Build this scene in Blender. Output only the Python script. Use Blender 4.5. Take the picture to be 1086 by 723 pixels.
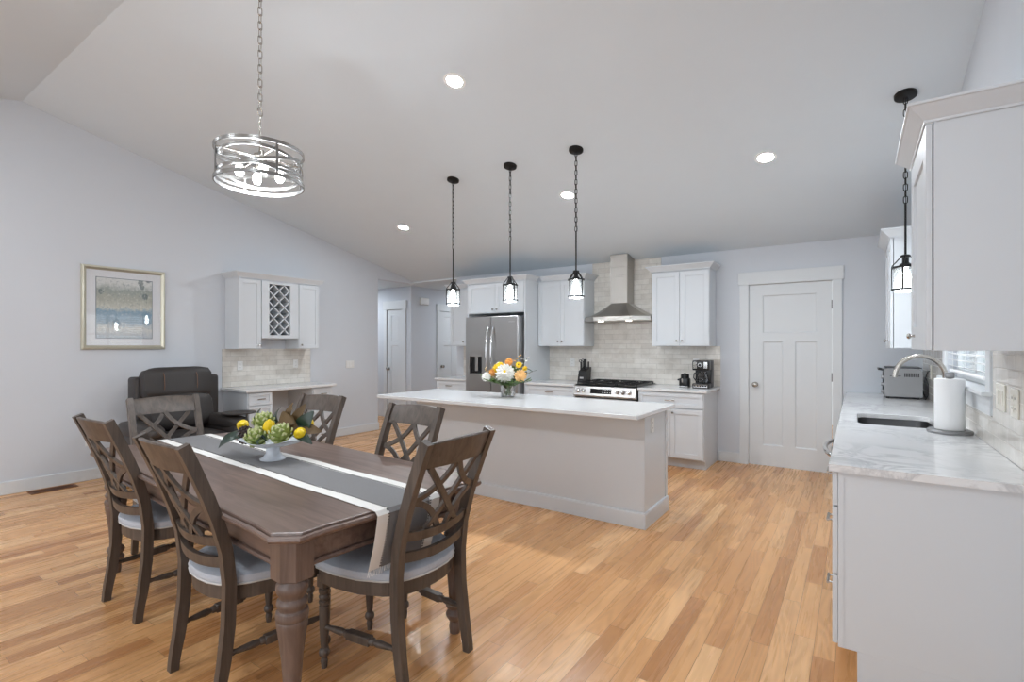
import bpy, bmesh, math, random
from mathutils import Vector, Matrix
random.seed(7)
for o in list(bpy.data.objects):
    bpy.data.objects.remove(o, do_unlink=True)
S = bpy.context.scene
COL = S.collection
PI = math.pi

# ------------------------------------------------------------------ camera
cam_d = bpy.data.cameras.new('camera')
cam = bpy.data.objects.new('camera', cam_d)
COL.objects.link(cam)
cam.location = (0, 0, 1.3561)
cam.rotation_euler = (PI / 2, 0, 0.5992)
cam_d.sensor_width = 36
cam_d.lens = 534.7129 / 1086 * 36
cam_d.shift_y = 5.1 / 1086
cam_d.clip_start = 0.05
S.camera = cam

# ------------------------------------------------------------------ light and exposure
W = bpy.data.worlds.new('world')
S.world = W
W.use_nodes = True
W.node_tree.nodes['Background'].inputs[0].default_value = (0.93, 0.97, 1, 1)
W.node_tree.nodes['Background'].inputs[1].default_value = 0.8
S.view_settings.view_transform = 'Standard'
S.view_settings.look = 'None'
S.view_settings.exposure = -0.06
S.view_settings.gamma = 1
S.view_settings.use_curve_mapping = False
WINDOW_W = (24, 32, 50)      # daylight watts at each window added behind the camera
ADDED_HALL_LENS = 520  # lens strength of the unseen lamps added in the hall
ADDED_ROOM_LENS = 510  # lens strength of the unseen lamps added behind the camera
DOWNLIGHT = 590    # emission strength of the recessed lamp lenses
PENDANT_W = 9.5
CHANDELIER_W = 6.2


def daylight(name, loc, rot, sx, sy, power, color=(0.92, 0.985, 1.05)):
    l = bpy.data.lights.new(name, 'AREA')
    l.shape = 'RECTANGLE'
    l.size, l.size_y, l.energy, l.color = sx, sy, power, color
    o = bpy.data.objects.new(name, l)
    COL.objects.link(o)
    o.location, o.rotation_euler = loc, rot
    return o


for i, wx in enumerate((-5.1, -2.9, -0.8)):
    daylight('window_daylight', (wx, -3.62, 1.55), (PI / 2, 0, 0), 1.6, 1.9, WINDOW_W[i])  # soft fill lamps placed at the windows added behind the camera
daylight('window_daylight', (0.80, 4.08, 1.62), (PI / 2, 0, PI / 2), 1.5, 1.1, 14)


# ------------------------------------------------------------------ materials
def lin(r, g, b):
    f = lambda c: (c / 255 / 12.92) if c / 255 <= 0.04045 else ((c / 255 + 0.055) / 1.055) ** 2.4
    return (f(r), f(g), f(b), 1)


class NT:
    def __init__(s, name):
        s.m = bpy.data.materials.new(name)
        s.m.use_nodes = True
        s.t = s.m.node_tree
        s.b = s.t.nodes['Principled BSDF']
        s.out = s.t.nodes['Material Output']

    def n(s, typ, **kw):
        x = s.t.nodes.new(typ)
        for k, v in kw.items():
            setattr(x, k, v)
        return x

    def put(s, sock, v):
        if hasattr(v, 'is_output'):
            s.t.links.new(v, sock)
        elif v is not None:
            sock.default_value = v

    def math(s, op, a, b=None, c=None):
        x = s.n('ShaderNodeMath', operation=op)
        for i, v in enumerate((a, b, c)):
            s.put(x.inputs[i], v)
        return x.outputs[0]

    def mix(s, fac, a, b, blend='MIX'):
        x = s.n('ShaderNodeMix', data_type='RGBA', blend_type=blend)
        s.put(x.inputs[0], fac)
        s.put(x.inputs[6], a)
        s.put(x.inputs[7], b)
        return x.outputs[2]

    def coord(s, scale=(1, 1, 1), which='Object', rot=(0, 0, 0)):
        c = s.n('ShaderNodeTexCoord')
        m = s.n('ShaderNodeMapping')
        m.inputs[3].default_value = scale
        m.inputs[2].default_value = rot
        s.t.links.new(c.outputs[which], m.inputs[0])
        return m.outputs[0]

    def noise(s, vec, scale=5, detail=3, rough=0.5, dist=0):
        x = s.n('ShaderNodeTexNoise')
        s.put(x.inputs['Vector'], vec)
        x.inputs['Scale'].default_value = scale
        x.inputs['Detail'].default_value = detail
        x.inputs['Roughness'].default_value = rough
        x.inputs['Distortion'].default_value = dist
        return x.outputs[0]

    def ramp(s, fac, stops):
        x = s.n('ShaderNodeValToRGB')
        s.put(x.inputs[0], fac)
        e = x.color_ramp.elements
        while len(e) < len(stops):
            e.new(0.5)
        for el, (p, c) in zip(e, stops):
            el.position, el.color = p, c
        return x.outputs[0]

    def bump(s, h, strength=0.2, dist=0.01):
        x = s.n('ShaderNodeBump')
        x.inputs['Strength'].default_value = strength
        x.inputs['Distance'].default_value = dist
        s.put(x.inputs['Height'], h)
        s.t.links.new(x.outputs[0], s.b.inputs['Normal'])

    def set(s, **kw):
        for k, v in kw.items():
            s.put(s.b.inputs[k.replace('_', ' ')], v)
        return s.m


def plain(name, rgb, rough=0.5, metal=0.0, var=0.06, scale=6, bump=0.0, bscale=200, coat=0.0, spec=0.5):
    t = NT(name)
    c = lin(*rgb)
    d = tuple(x * (1 - var) for x in c[:3]) + (1,)
    v = t.coord()
    t.set(Base_Color=t.mix(t.noise(v, scale, 3), c, d), Roughness=rough, Metallic=metal)
    t.b.inputs['Coat Weight'].default_value = coat
    t.b.inputs['Specular IOR Level'].default_value = spec
    if bump:
        t.bump(t.noise(v, bscale, 2), bump, 0.002)
    return t.m


def glow(name, rgb, strength):
    t = NT(name)
    t.set(Base_Color=(.9, .9, .9, 1), Emission_Color=lin(*rgb), Emission_Strength=strength)
    return t.m


def glassy(name, tint=(250, 252, 252), refl=0.12, rough=0.02, body=0.0):
    t = NT(name)
    tr = t.n('ShaderNodeBsdfTransparent')
    tr.inputs[0].default_value = lin(*tint)
    gl = t.n('ShaderNodeBsdfGlossy')
    gl.inputs['Roughness'].default_value = rough
    lw = t.n('ShaderNodeLayerWeight')
    lw.inputs[0].default_value = 0.35
    fac = t.math('MULTIPLY_ADD', lw.outputs['Fresnel'], 0.6, refl * 0.3)
    mx = t.n('ShaderNodeMixShader')
    t.put(mx.inputs[0], fac)
    t.t.links.new(tr.outputs[0], mx.inputs[1])
    t.t.links.new(gl.outputs[0], mx.inputs[2])
    out = mx.outputs[0]
    if body:
        df = t.n('ShaderNodeBsdfDiffuse')
        df.inputs[0].default_value = (0.9, 0.9, 0.9, 1)
        m2 = t.n('ShaderNodeMixShader')
        m2.inputs[0].default_value = body
        t.t.links.new(out, m2.inputs[1])
        t.t.links.new(df.outputs[0], m2.inputs[2])
        out = m2.outputs[0]
    t.t.links.new(out, t.out.inputs[0])
    return t.m


def tile_mat(name, axis):
    """glossy hand-made subway tile; axis 'y' = wall facing along Y, 'x' = wall facing along X"""
    t = NT(name)
    c = t.n('ShaderNodeTexCoord')
    sp = t.n('ShaderNodeSeparateXYZ')
    t.t.links.new(c.outputs['Object'], sp.inputs[0])
    cb = t.n('ShaderNodeCombineXYZ')
    t.t.links.new(sp.outputs[0 if axis == 'y' else 1], cb.inputs[0])
    t.t.links.new(sp.outputs[2], cb.inputs[1])
    br = t.n('ShaderNodeTexBrick')
    br.offset = 0.5
    t.t.links.new(cb.outputs[0], br.inputs['Vector'])
    br.inputs['Color1'].default_value = lin(236, 232, 225)
    br.inputs['Color2'].default_value = lin(222, 216, 208)
    br.inputs['Mortar'].default_value = lin(196, 191, 184)
    br.inputs['Scale'].default_value = 1
    br.inputs['Mortar Size'].default_value = 0.0022
    br.inputs['Mortar Smooth'].default_value = 0.3
    br.inputs['Brick Width'].default_value = 0.2
    br.inputs['Row Height'].default_value = 0.0635
    n1 = t.noise(cb.outputs[0], 9, 4, 0.6, 0.6)
    cl = t.ramp(n1, [(0.3, (0.86, 0.85, 0.83, 1)), (0.65, (1, 1, 1, 1))])
    col = t.mix(1.0, br.outputs['Color'], cl, 'MULTIPLY')
    h = t.math('ADD', t.math('MULTIPLY', br.outputs['Fac'], -0.7), t.math('MULTIPLY', t.noise(cb.outputs[0], 14, 2), 0.55))
    t.bump(h, 0.35, 0.004)
    t.set(Base_Color=col, Roughness=t.math('MULTIPLY_ADD', br.outputs['Fac'], 0.5, 0.13))
    return t.m


def floor_mat():
    t = NT('oak_floor')
    c = t.n('ShaderNodeTexCoord')
    sp = t.n('ShaderNodeSeparateXYZ')
    t.t.links.new(c.outputs['Object'], sp.inputs[0])
    x, y = sp.outputs[0], sp.outputs[1]
    w = 0.083
    xr = t.math('DIVIDE', t.math('ADD', x, 20), w)
    row = t.math('FLOOR', xr)
    wn = t.n('ShaderNodeTexWhiteNoise', noise_dimensions='1D')
    t.put(wn.inputs['W'], row)
    L = t.math('MULTIPLY_ADD', wn.outputs['Value'], 0.5, 0.62)
    wn2 = t.n('ShaderNodeTexWhiteNoise', noise_dimensions='1D')
    t.put(wn2.inputs['W'], t.math('ADD', row, 77.3))
    yr = t.math('DIVIDE', t.math('MULTIPLY_ADD', wn2.outputs['Value'], 3.0, t.math('ADD', y, 20)), L)
    idx = t.math('FLOOR', yr)
    cb = t.n('ShaderNodeCombineXYZ')
    t.put(cb.inputs[0], row)
    t.put(cb.inputs[1], idx)
    wn3 = t.n('ShaderNodeTexWhiteNoise', noise_dimensions='2D')
    t.t.links.new(cb.outputs[0], wn3.inputs['Vector'])
    tone = wn3.outputs['Value']
    base = t.ramp(tone, [(0.0, lin(184, 128, 80)), (0.14, lin(206, 150, 98)), (0.5, lin(222, 168, 113)), (0.82, lin(230, 176, 121)), (1.0, lin(240, 192, 140))])
    # grain: stretched along the plank and shifted per plank
    gv = t.n('ShaderNodeCombineXYZ')
    t.put(gv.inputs[0], t.math('MULTIPLY_ADD', tone, 31, t.math('MULTIPLY', x, 1.0)))
    t.put(gv.inputs[1], t.math('MULTIPLY', y, 0.035))
    t.put(gv.inputs[2], t.math('MULTIPLY', tone, 57))
    g1 = t.noise(gv.outputs[0], 46, 3, 0.5, 0.3)
    gv2 = t.n('ShaderNodeCombineXYZ')
    t.put(gv2.inputs[0], t.math('MULTIPLY_ADD', tone, 13, x))
    t.put(gv2.inputs[1], t.math('MULTIPLY', y, 0.16))
    t.put(gv2.inputs[2], t.math('MULTIPLY', tone, 9))
    wv = t.n('ShaderNodeTexNoise')
    t.t.links.new(gv2.outputs[0], wv.inputs['Vector'])
    wv.inputs['Scale'].default_value = 7
    wv.inputs['Detail'].default_value = 1.5
    rings = t.math('SINE', t.math('MULTIPLY', wv.outputs[0], 85))
    ringf = t.math('MULTIPLY', t.math('MULTIPLY_ADD', rings, 0.5, 0.5), t.math('GREATER_THAN', t.math('FRACT', t.math('MULTIPLY', tone, 7.13)), 0.35))
    col = t.mix(t.math('MULTIPLY', ringf, 0.2), base, lin(150, 100, 62))
    gr = t.ramp(g1, [(0.32, (0.88, 0.86, 0.83, 1)), (0.62, (1.02, 1.02, 1.02, 1))])
    col = t.mix(0.85, col, gr, 'MULTIPLY')
    fx, fy = t.math('FRACT', xr), t.math('FRACT', yr)
    ex = t.math('MINIMUM', fx, t.math('SUBTRACT', 1, fx))
    ey = t.math('MULTIPLY', t.math('MINIMUM', fy, t.math('SUBTRACT', 1, fy)), 9)
    gap = t.math('LESS_THAN', t.math('MINIMUM', ex, ey), 0.013)
    col = t.mix(t.math('MULTIPLY', gap, 0.62), col, lin(96, 62, 38))
    t.bump(t.math('SUBTRACT', t.math('MULTIPLY', g1, 0.15), gap), 0.12, 0.002)
    t.set(Base_Color=col, Roughness=t.math('MULTIPLY_ADD', g1, 0.16, 0.2))
    return t.m


def wood_mat(name, dark, light, rough=0.38, axis=0, scale=28, coat=0.0):
    t = NT(name)
    sc = [1, 1, 1]
    sc[axis] = 0.07
    v = t.coord(tuple(sc))
    g = t.noise(v, scale, 5, 0.65, 0.6)
    g2 = t.noise(t.coord(), 3.2, 2)
    col = t.ramp(g, [(0.3, lin(*dark)), (0.7, lin(*light))])
    col = t.mix(0.5, col, t.ramp(g2, [(0.3, (0.8, 0.8, 0.8, 1)), (0.7, (1.1, 1.08, 1.05, 1))]), 'MULTIPLY')
    t.bump(g, 0.12, 0.002)
    t.set(Base_Color=col, Roughness=rough)
    t.b.inputs['Coat Weight'].default_value = coat
    return t.m


def marble_mat():
    t = NT('veined_quartz')
    v = t.coord((1, 1, 1), rot=(0, 0, 0.6))
    n1 = t.noise(v, 3.0, 6, 0.62, 1.6)
    vein = t.math('SUBTRACT', 1, t.math('MULTIPLY', t.math('ABSOLUTE', t.math('SUBTRACT', n1, 0.5)), 16))
    vein = t.math('MAXIMUM', vein, 0)
    m = t.ramp(t.noise(v, 1.6, 3), [(0.42, (0, 0, 0, 1)), (0.66, (1, 1, 1, 1))])
    col = t.mix(t.math('MULTIPLY', t.math('MULTIPLY', vein, m), 0.6), lin(232, 232, 232), lin(150, 151, 155))
    col = t.mix(t.math('MULTIPLY', t.noise(v, 5, 4), 0.16), col, lin(190, 191, 194))
    t.set(Base_Color=col, Roughness=0.16)
    return t.m


def steel_mat(name, rgb=(190, 188, 186), rough=0.3, axis=0):
    t = NT(name)
    sc = [60, 60, 60]
    sc[axis] = 1
    g = t.noise(t.coord(tuple(sc)), 4, 2)
    t.set(Base_Color=lin(*rgb), Metallic=1.0, Roughness=t.math('MULTIPLY_ADD', g, 0.05, rough - 0.02))
    return t.m


def picture_mat():
    """a soft generic garden scene: pale sky, dark trees, a pond"""
    t = NT('garden_print')
    c = t.n('ShaderNodeTexCoord')
    sp = t.n('ShaderNodeSeparateXYZ')
    t.t.links.new(c.outputs['Generated'], sp.inputs[0])
    y, z = sp.outputs[1], sp.outputs[2]
    cb = t.n('ShaderNodeCombineXYZ')
    t.put(cb.inputs[0], y)
    t.put(cb.inputs[1], z)
    nz = t.noise(cb.outputs[0], 9, 5, 0.7)
    n2 = t.noise(cb.outputs[0], 26, 4, 0.7)
    zz = t.math('ADD', z, t.math('MULTIPLY', t.math('SUBTRACT', nz, 0.5), 0.28))
    col = t.ramp(zz, [(0.0, lin(196, 204, 212)), (0.16, lin(226, 224, 218)), (0.27, lin(150, 172, 188)), (0.45, lin(146, 176, 196)), (0.52, lin(216, 214, 200)), (0.66, lin(186, 186, 170)), (0.8, lin(164, 170, 160)), (0.93, lin(232, 232, 228))])
    vo = t.n('ShaderNodeTexVoronoi')
    t.t.links.new(cb.outputs[0], vo.inputs['Vector'])
    vo.inputs['Scale'].default_value = 5.5
    tree = t.math('MULTIPLY', t.math('LESS_THAN', t.math('ADD', vo.outputs['Distance'], t.math('MULTIPLY', n2, 0.2)), 0.42), t.math('GREATER_THAN', z, 0.66))
    col = t.mix(t.math('MULTIPLY', tree, 0.75), col, lin(104, 118, 116))
    dots = t.math('GREATER_THAN', n2, 0.6)
    col = t.mix(t.math('MULTIPLY', dots, 0.55), col, lin(240, 238, 230))
    col = t.mix(t.math('MULTIPLY', t.math('LESS_THAN', n2, 0.4), 0.4), col, lin(104, 122, 134))
    t.set(Base_Color=col, Roughness=0.35)
    return t.m


M = {}
M['wall'] = plain('wall_paint', (211, 215, 221), 0.75, var=0.02)
M['ceiling'] = plain('ceiling_paint', (219, 227, 233), 0.9, var=0.02)
M['trim'] = plain('trim_paint', (218, 221, 223), 0.42, var=0.02)
M['cab'] = plain('cabinet_paint', (212, 216, 220), 0.36, var=0.02)
M['cabin'] = plain('cabinet_inside', (205, 205, 205), 0.6, var=0.03)
M['dark'] = plain('shade_and_coffee_dark', (28, 28, 28), 0.8)  # dark colour stands in for shade inside slots and vents; also coffee
M['floor'] = floor_mat()
M['tile_y'] = tile_mat('subway_tile', 'y')
M['tile_x'] = tile_mat('subway_tile_side', 'x')
M['quartz'] = plain('white_quartz', (222, 222, 222), 0.14, var=0.04, scale=40)
M['marble'] = marble_mat()
M['steel'] = steel_mat('brushed_steel')
M['steel_v'] = steel_mat('brushed_steel_upright', (186, 185, 184), 0.3, 2)
M['steel_hood'] = steel_mat('brushed_hood_steel', (178, 174, 168), 0.28, 0)
M['steel_sink'] = steel_mat('satin_sink_steel', (118, 118, 119), 0.34)
M['nickel'] = steel_mat('satin_nickel', (172, 168, 162), 0.26)
M['nickel_dark'] = steel_mat('brushed_dark_nickel', (150, 149, 147), 0.3)
M['chrome'] = plain('polished_chrome', (214, 214, 214), 0.1, 1.0, 0.02)
M['bronze'] = plain('black_bronze', (34, 33, 33), 0.45, 0.6)
M['black'] = plain('black_plastic', (22, 22, 23), 0.32)
M['blackglass'] = plain('black_glass', (12, 12, 14), 0.06)
M['iron'] = plain('cast_iron', (30, 30, 31), 0.6, 0.3)
M['wood_table'] = wood_mat('grey_brown_table_wood', (92, 74, 66), (128, 107, 97), 0.33, 0, 30)
M['wood_leg'] = wood_mat('grey_brown_leg_wood', (90, 74, 66), (124, 105, 96), 0.4, 2, 30)
M['wood_chair'] = wood_mat('weathered_charcoal_wood', (66, 58, 53), (100, 88, 79), 0.42, 2, 34)
M['fabric'] = plain('grey_seat_linen', (190, 195, 204), 0.9, var=0.16, scale=90, bump=0.4, bscale=400, spec=0.2)
M['piping'] = plain('pale_piping', (196, 194, 190), 0.85)
M['runner'] = plain('grey_runner_weave', (136, 135, 136), 0.92, var=0.2, scale=160, bump=0.3, bscale=500, spec=0.2)
M['runner_w'] = plain('white_runner_band', (236, 234, 230), 0.92, var=0.05, scale=120, bump=0.3, bscale=500, spec=0.2)
M['stitch'] = plain('hem_stitch', (84, 80, 78), 0.9)
M['leather'] = plain('dark_brown_leather', (54, 49, 47), 0.48, var=0.35, scale=7, bump=0.35, bscale=60)
M['thread'] = plain('tan_stitching', (120, 88, 70), 0.8)
M['ceramic'] = plain('white_ceramic', (226, 232, 240), 0.2, var=0.03)
M['artichoke'] = plain('artichoke_green', (158, 176, 92), 0.55, var=0.35, scale=22)
M['arti_tip'] = plain('artichoke_tip', (190, 196, 142), 0.55, var=0.3, scale=30)
M['lemon'] = plain('lemon_yellow', (240, 205, 26), 0.4, var=0.1, scale=30, bump=0.3, bscale=120)
M['leaf_brown'] = plain('magnolia_underside', (98, 74, 38), 0.6, var=0.35, scale=18)
M['leaf_green'] = plain('magnolia_leaf', (36, 58, 46), 0.32, var=0.3, scale=14)
M['leaf_fresh'] = plain('fresh_leaf', (84, 116, 48), 0.5, var=0.35, scale=30)
M['berry'] = plain('dried_pod', (58, 42, 38), 0.6, var=0.3, scale=60)
M['petal_white'] = plain('white_petal', (244, 242, 236), 0.6, var=0.06, scale=40)
M['petal_yellow'] = plain('yellow_petal', (246, 208, 40), 0.6, var=0.12, scale=40)
M['petal_peach'] = plain('peach_petal', (246, 204, 140), 0.6, var=0.18, scale=40)
M['petal_orange'] = plain('orange_petal', (238, 172, 92), 0.6, var=0.2, scale=40)
M['stem'] = plain('stem_green', (92, 110, 58), 0.5, var=0.3, scale=40)
M['glass'] = glassy('clear_glass', (255, 255, 255), refl=.06)
M['pane'] = glassy('window_pane', refl=0.1)
M['seeded'] = glassy('ribbed_lamp_glass', refl=0.2, rough=0.15, body=0.035)
M['bulb'] = glow('lit_bulb', (250, 250, 250), 24)
M['lens'] = glow('downlight_lens', (240, 248, 255), DOWNLIGHT)
M['lens_added_hall'] = glow('added_hall_lens', (240, 248, 255), ADDED_HALL_LENS)
M['lens_added_room'] = glow('added_room_lens', (240, 248, 255), ADDED_ROOM_LENS)
M['gold'] = plain('pale_gold_frame', (206, 202, 184), 0.32, 0.55, 0.1)
M['mat'] = plain('picture_mat_board', (246, 246, 248), 0.8, var=0.02)
M['matline'] = plain('picture_inner_mat', (96, 106, 116), 0.8)
M['print'] = picture_mat()
M['plastic'] = plain('white_plastic', (236, 236, 234), 0.35, var=0.02)
M['ivory'] = plain('ivory_plate', (232, 228, 216), 0.35, var=0.04)
M['grey_metal'] = plain('grey_metal', (150, 150, 151), 0.35, 0.7)
M['toaster'] = plain('toaster_steel', (138, 138, 139), 0.34, 0.85)
M['paper'] = plain('paper_towel', (242, 242, 242), 0.9, var=0.03, bump=0.5, bscale=160)
M['bronze_vent'] = plain('brown_register', (112, 66, 30), 0.5, 0.2)
M['blind'] = plain('white_blind', (240, 240, 240), 0.5, var=0.02)
M['tag'] = plain('grey_lettering', (205, 205, 205), 0.4, 0.6)


# ------------------------------------------------------------------ mesh helpers
class MB:
    def __init__(s):
        s.bm = bmesh.new()

    def _in(s, tb, mx=None):
        me = bpy.data.meshes.new('tmp')
        tb.to_mesh(me)
        tb.free()
        if mx is not None:
            me.transform(mx)
        s.bm.from_mesh(me)
        bpy.data.meshes.remove(me)
        return s

    def box(s, x0, x1, y0, y1, z0, z1, bev=0.0, seg=1, mx=None):
        tb = bmesh.new()
        bmesh.ops.create_cube(tb, size=1)
        x0, x1 = min(x0, x1), max(x0, x1)
        y0, y1 = min(y0, y1), max(y0, y1)
        z0, z1 = min(z0, z1), max(z0, z1)
        for v in tb.verts:
            v.co = Vector((x0 + (v.co.x + .5) * (x1 - x0), y0 + (v.co.y + .5) * (y1 - y0), z0 + (v.co.z + .5) * (z1 - z0)))
        if bev:
            bev = min(bev, 0.45 * min(x1 - x0, y1 - y0, z1 - z0))
            bmesh.ops.bevel(tb, geom=list(tb.edges), offset=bev, segments=seg, profile=0.5, affect='EDGES')
        return s._in(tb, mx)

    def loft(s, rings, caps=True, loop=False, mx=None):
        tb = bmesh.new()
        vr = [[tb.verts.new(p) for p in r] for r in rings]
        n = len(rings[0])
        k = len(rings)
        for i in range(k if loop else k - 1):
            a, b = vr[i], vr[(i + 1) % k]
            for j in range(n):
                q = (a[j], a[(j + 1) % n], b[(j + 1) % n], b[j])
                tb.faces.new(q)
        if caps and not loop:
            tb.faces.new(vr[0][::-1])
            tb.faces.new(vr[-1])
        bmesh.ops.recalc_face_normals(tb, faces=tb.faces)
        return s._in(tb, mx)

    def lathe(s, prof, origin=(0, 0, 0), seg=24, axis=(0, 0, 1), loop=False):
        rings = []
        for r, h in prof:
            r = max(r, 1e-4)
            rings.append([(r * math.cos(2 * PI * j / seg), r * math.sin(2 * PI * j / seg), h) for j in range(seg)])
        q = Vector((0, 0, 1)).rotation_difference(Vector(axis))
        mx = Matrix.Translation(origin) @ q.to_matrix().to_4x4()
        return s.loft(rings, caps=not loop, loop=loop, mx=mx)

    def tube(s, pts, r, seg=8, loop=False, squash=1.0):
        pts = [Vector(p) for p in pts]
        n = len(pts)
        rad = r if isinstance(r, (list, tuple)) else [r] * n
        tang = []
        for i in range(n):
            if loop:
                t = pts[(i + 1) % n] - pts[i - 1]
            else:
                t = pts[min(i + 1, n - 1)] - pts[max(i - 1, 0)]
            tang.append(t.normalized())
        up = Vector((0, 0, 1)) if abs(tang[0].z) < 0.9 else Vector((1, 0, 0))
        u = tang[0].cross(up).normalized()
        rings = []
        for i in range(n):
            if i:
                u = tang[i - 1].rotation_difference(tang[i]) @ u
            u = (u - tang[i] * u.dot(tang[i])).normalized()
            v = tang[i].cross(u)
            rings.append([pts[i] + (u * math.cos(2 * PI * j / seg) + v * math.sin(2 * PI * j / seg) * squash) * rad[i] for j in range(seg)])
        return s.loft(rings, caps=not loop, loop=loop)

    def ribbon(s, pts, hw, ht, normal, loop=False):
        """rectangular bar along pts; normal = thickness direction (vector or list)"""
        pts = [Vector(p) for p in pts]
        n = len(pts)
        rings = []
        for i in range(n):
            t = (pts[(i + 1) % n] - pts[i - 1]) if loop else (pts[min(i + 1, n - 1)] - pts[max(i - 1, 0)])
            t.normalize()
            nn = Vector(normal[i]) if isinstance(normal, list) else Vector(normal)
            nn = (nn - t * nn.dot(t)).normalized()
            w = t.cross(nn)
            a = hw[i] if isinstance(hw, list) else hw
            b = ht[i] if isinstance(ht, list) else ht
            rings.append([pts[i] + w * a + nn * b, pts[i] - w * a + nn * b, pts[i] - w * a - nn * b, pts[i] + w * a - nn * b])
        return s.loft(rings, caps=not loop, loop=loop)

    def prism(s, poly, z0, z1, bev=0.0, seg=1, mx=None):
        tb = bmesh.new()
        vs = [tb.verts.new((p[0], p[1], z0)) for p in poly]
        f = tb.faces.new(vs)
        r = bmesh.ops.extrude_face_region(tb, geom=[f])
        for g in r['geom']:
            if isinstance(g, bmesh.types.BMVert):
                g.co.z = z1
        bmesh.ops.recalc_face_normals(tb, faces=tb.faces)
        if bev:
            ed = [e for e in tb.edges if abs(e.verts[0].co.z - e.verts[1].co.z) < 1e-6]
            bmesh.ops.bevel(tb, geom=ed, offset=bev, segments=seg, profile=0.5, affect='EDGES')
        return s._in(tb, mx)

    def ball(s, c, rx, ry=None, rz=None, u=16, v=10, mx=None):
        tb = bmesh.new()
        bmesh.ops.create_uvsphere(tb, u_segments=u, v_segments=v, radius=1)
        m = Matrix.Translation(c) @ (mx or Matrix()) @ Matrix.Diagonal((rx, ry or rx, rz or rx, 1))
        return s._in(tb, m)

    def torus(s, c, R, r, axis=(0, 0, 1), seg=40, rs=8):
        q = Vector((0, 0, 1)).rotation_difference(Vector(axis))
        pts = [Vector(c) + q @ Vector((R * math.cos(2 * PI * i / seg), R * math.sin(2 * PI * i / seg), 0)) for i in range(seg)]
        return s.tube(pts, r, rs, loop=True)

    def build(s, name, mat, parent=None, smooth=False, label=None):
        bm = s.bm
        if parent is not None:
            off = OFF[parent.name]
        else:
            xs = [v.co for v in bm.verts]
            off = Vector(((min(p.x for p in xs) + max(p.x for p in xs)) / 2, (min(p.y for p in xs) + max(p.y for p in xs)) / 2, min(p.z for p in xs)))
        bmesh.ops.translate(bm, verts=bm.verts, vec=-off)
        bmesh.ops.recalc_face_normals(bm, faces=bm.faces)
        me = bpy.data.meshes.new(name)
        bm.to_mesh(me)
        bm.free()
        me.materials.append(mat)
        if smooth:
            for p in me.polygons:
                p.use_smooth = True
            me.set_sharp_from_angle(angle=math.radians(38))
        o = bpy.data.objects.new(name, me)
        COL.objects.link(o)
        OFF[o.name] = off.copy()
        if parent is not None:
            o.parent = parent
        else:
            o.location = off
        if label:
            o['label'] = label
        return o


OFF = {}


def tag(o, label, cat, group=None, kind=None):
    o['label'] = label
    o['category'] = cat
    if group:
        o['group'] = group
    if kind:
        o['kind'] = kind
    return o


def thing(name, label, cat, loc=(0, 0, 0), group=None, kind=None):
    o = bpy.data.objects.new(name, None)
    COL.objects.link(o)
    o.location = loc
    o.empty_display_size = 0.1
    OFF[o.name] = Vector(loc)
    return tag(o, label, cat, group, kind)


def dup(root, loc, rotz, label):
    def cp(o, par):
        c = o.copy()
        COL.objects.link(c)
        if par is not None:
            c.parent = par
        for ch in list(o.children):
            cp(ch, c)
        return c
    r = cp(root, None)
    r.location = loc
    r.rotation_euler = (0, 0, rotz)
    r['label'] = label
    return r


def fbox(mb, face, base, u0, u1, v0, v1, w0, w1, bev=0.0):
    """box on a cabinet face: face '-y','+x','-x'; u along the wall, v height, w outward from base"""
    if face == '-y':
        mb.box(u0, u1, base - w0, base - w1, v0, v1, bev)
    elif face == '+y':
        mb.box(u0, u1, base + w0, base + w1, v0, v1, bev)
    elif face == '+x':
        mb.box(base + w0, base + w1, u0, u1, v0, v1, bev)
    else:
        mb.box(base - w0, base - w1, u0, u1, v0, v1, bev)
    return mb


def fpt(face, base, u, v, w):
    return {'-y': (u, base - w, v), '+y': (u, base + w, v), '+x': (base + w, u, v), '-x': (base - w, u, v)}[face]


def fdir(face):
    return {'-y': (0, -1, 0), '+y': (0, 1, 0), '+x': (1, 0, 0), '-x': (-1, 0, 0)}[face]


def shaker(face, base, u0, u1, v0, v1, st=0.055, t=0.02, rec=0.009, mat='cab', name='door', parent=None, hole=False):
    mb = MB()
    b = 0.0012
    fbox(mb, face, base, u0, u0 + st, v0, v1, 0.001, t, b)
    fbox(mb, face, base, u1 - st, u1, v0, v1, 0.001, t, b)
    fbox(mb, face, base, u0 + st, u1 - st, v0, v0 + st, 0.001, t, b)
    fbox(mb, face, base, u0 + st, u1 - st, v1 - st, v1, 0.001, t, b)
    if not hole:
        fbox(mb, face, base, u0 + st - .002, u1 - st + .002, v0 + st - .002, v1 - st + .002, 0.001, t - rec)
    return mb.build(name, M[mat], parent)


def knob(face, base, u, v, parent, mat='nickel', r=0.013):
    mb = MB()
    mb.lathe([(0.006, 0), (0.005, 0.012), (r * .9, 0.016), (r, 0.022), (r * .7, 0.028), (0.0, 0.03)], fpt(face, base, u, v, 0.02), 16, fdir(face))
    return mb.build('knob', M[mat], parent, True)


def pull(face, base, u, v, parent, half=0.055, out=0.03):
    mb = MB()
    for s in (-1, 1):
        mb.tube([fpt(face, base, u + s * half * .8, v, 0.018), fpt(face, base, u + s * half * .8, v, 0.018 + out)], 0.0045, 8)
    mb.tube([fpt(face, base, u - half, v, 0.018 + out), fpt(face, base, u + half, v, 0.018 + out)], 0.006, 8)
    return mb.build('handle', M['nickel'], parent, True)


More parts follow.
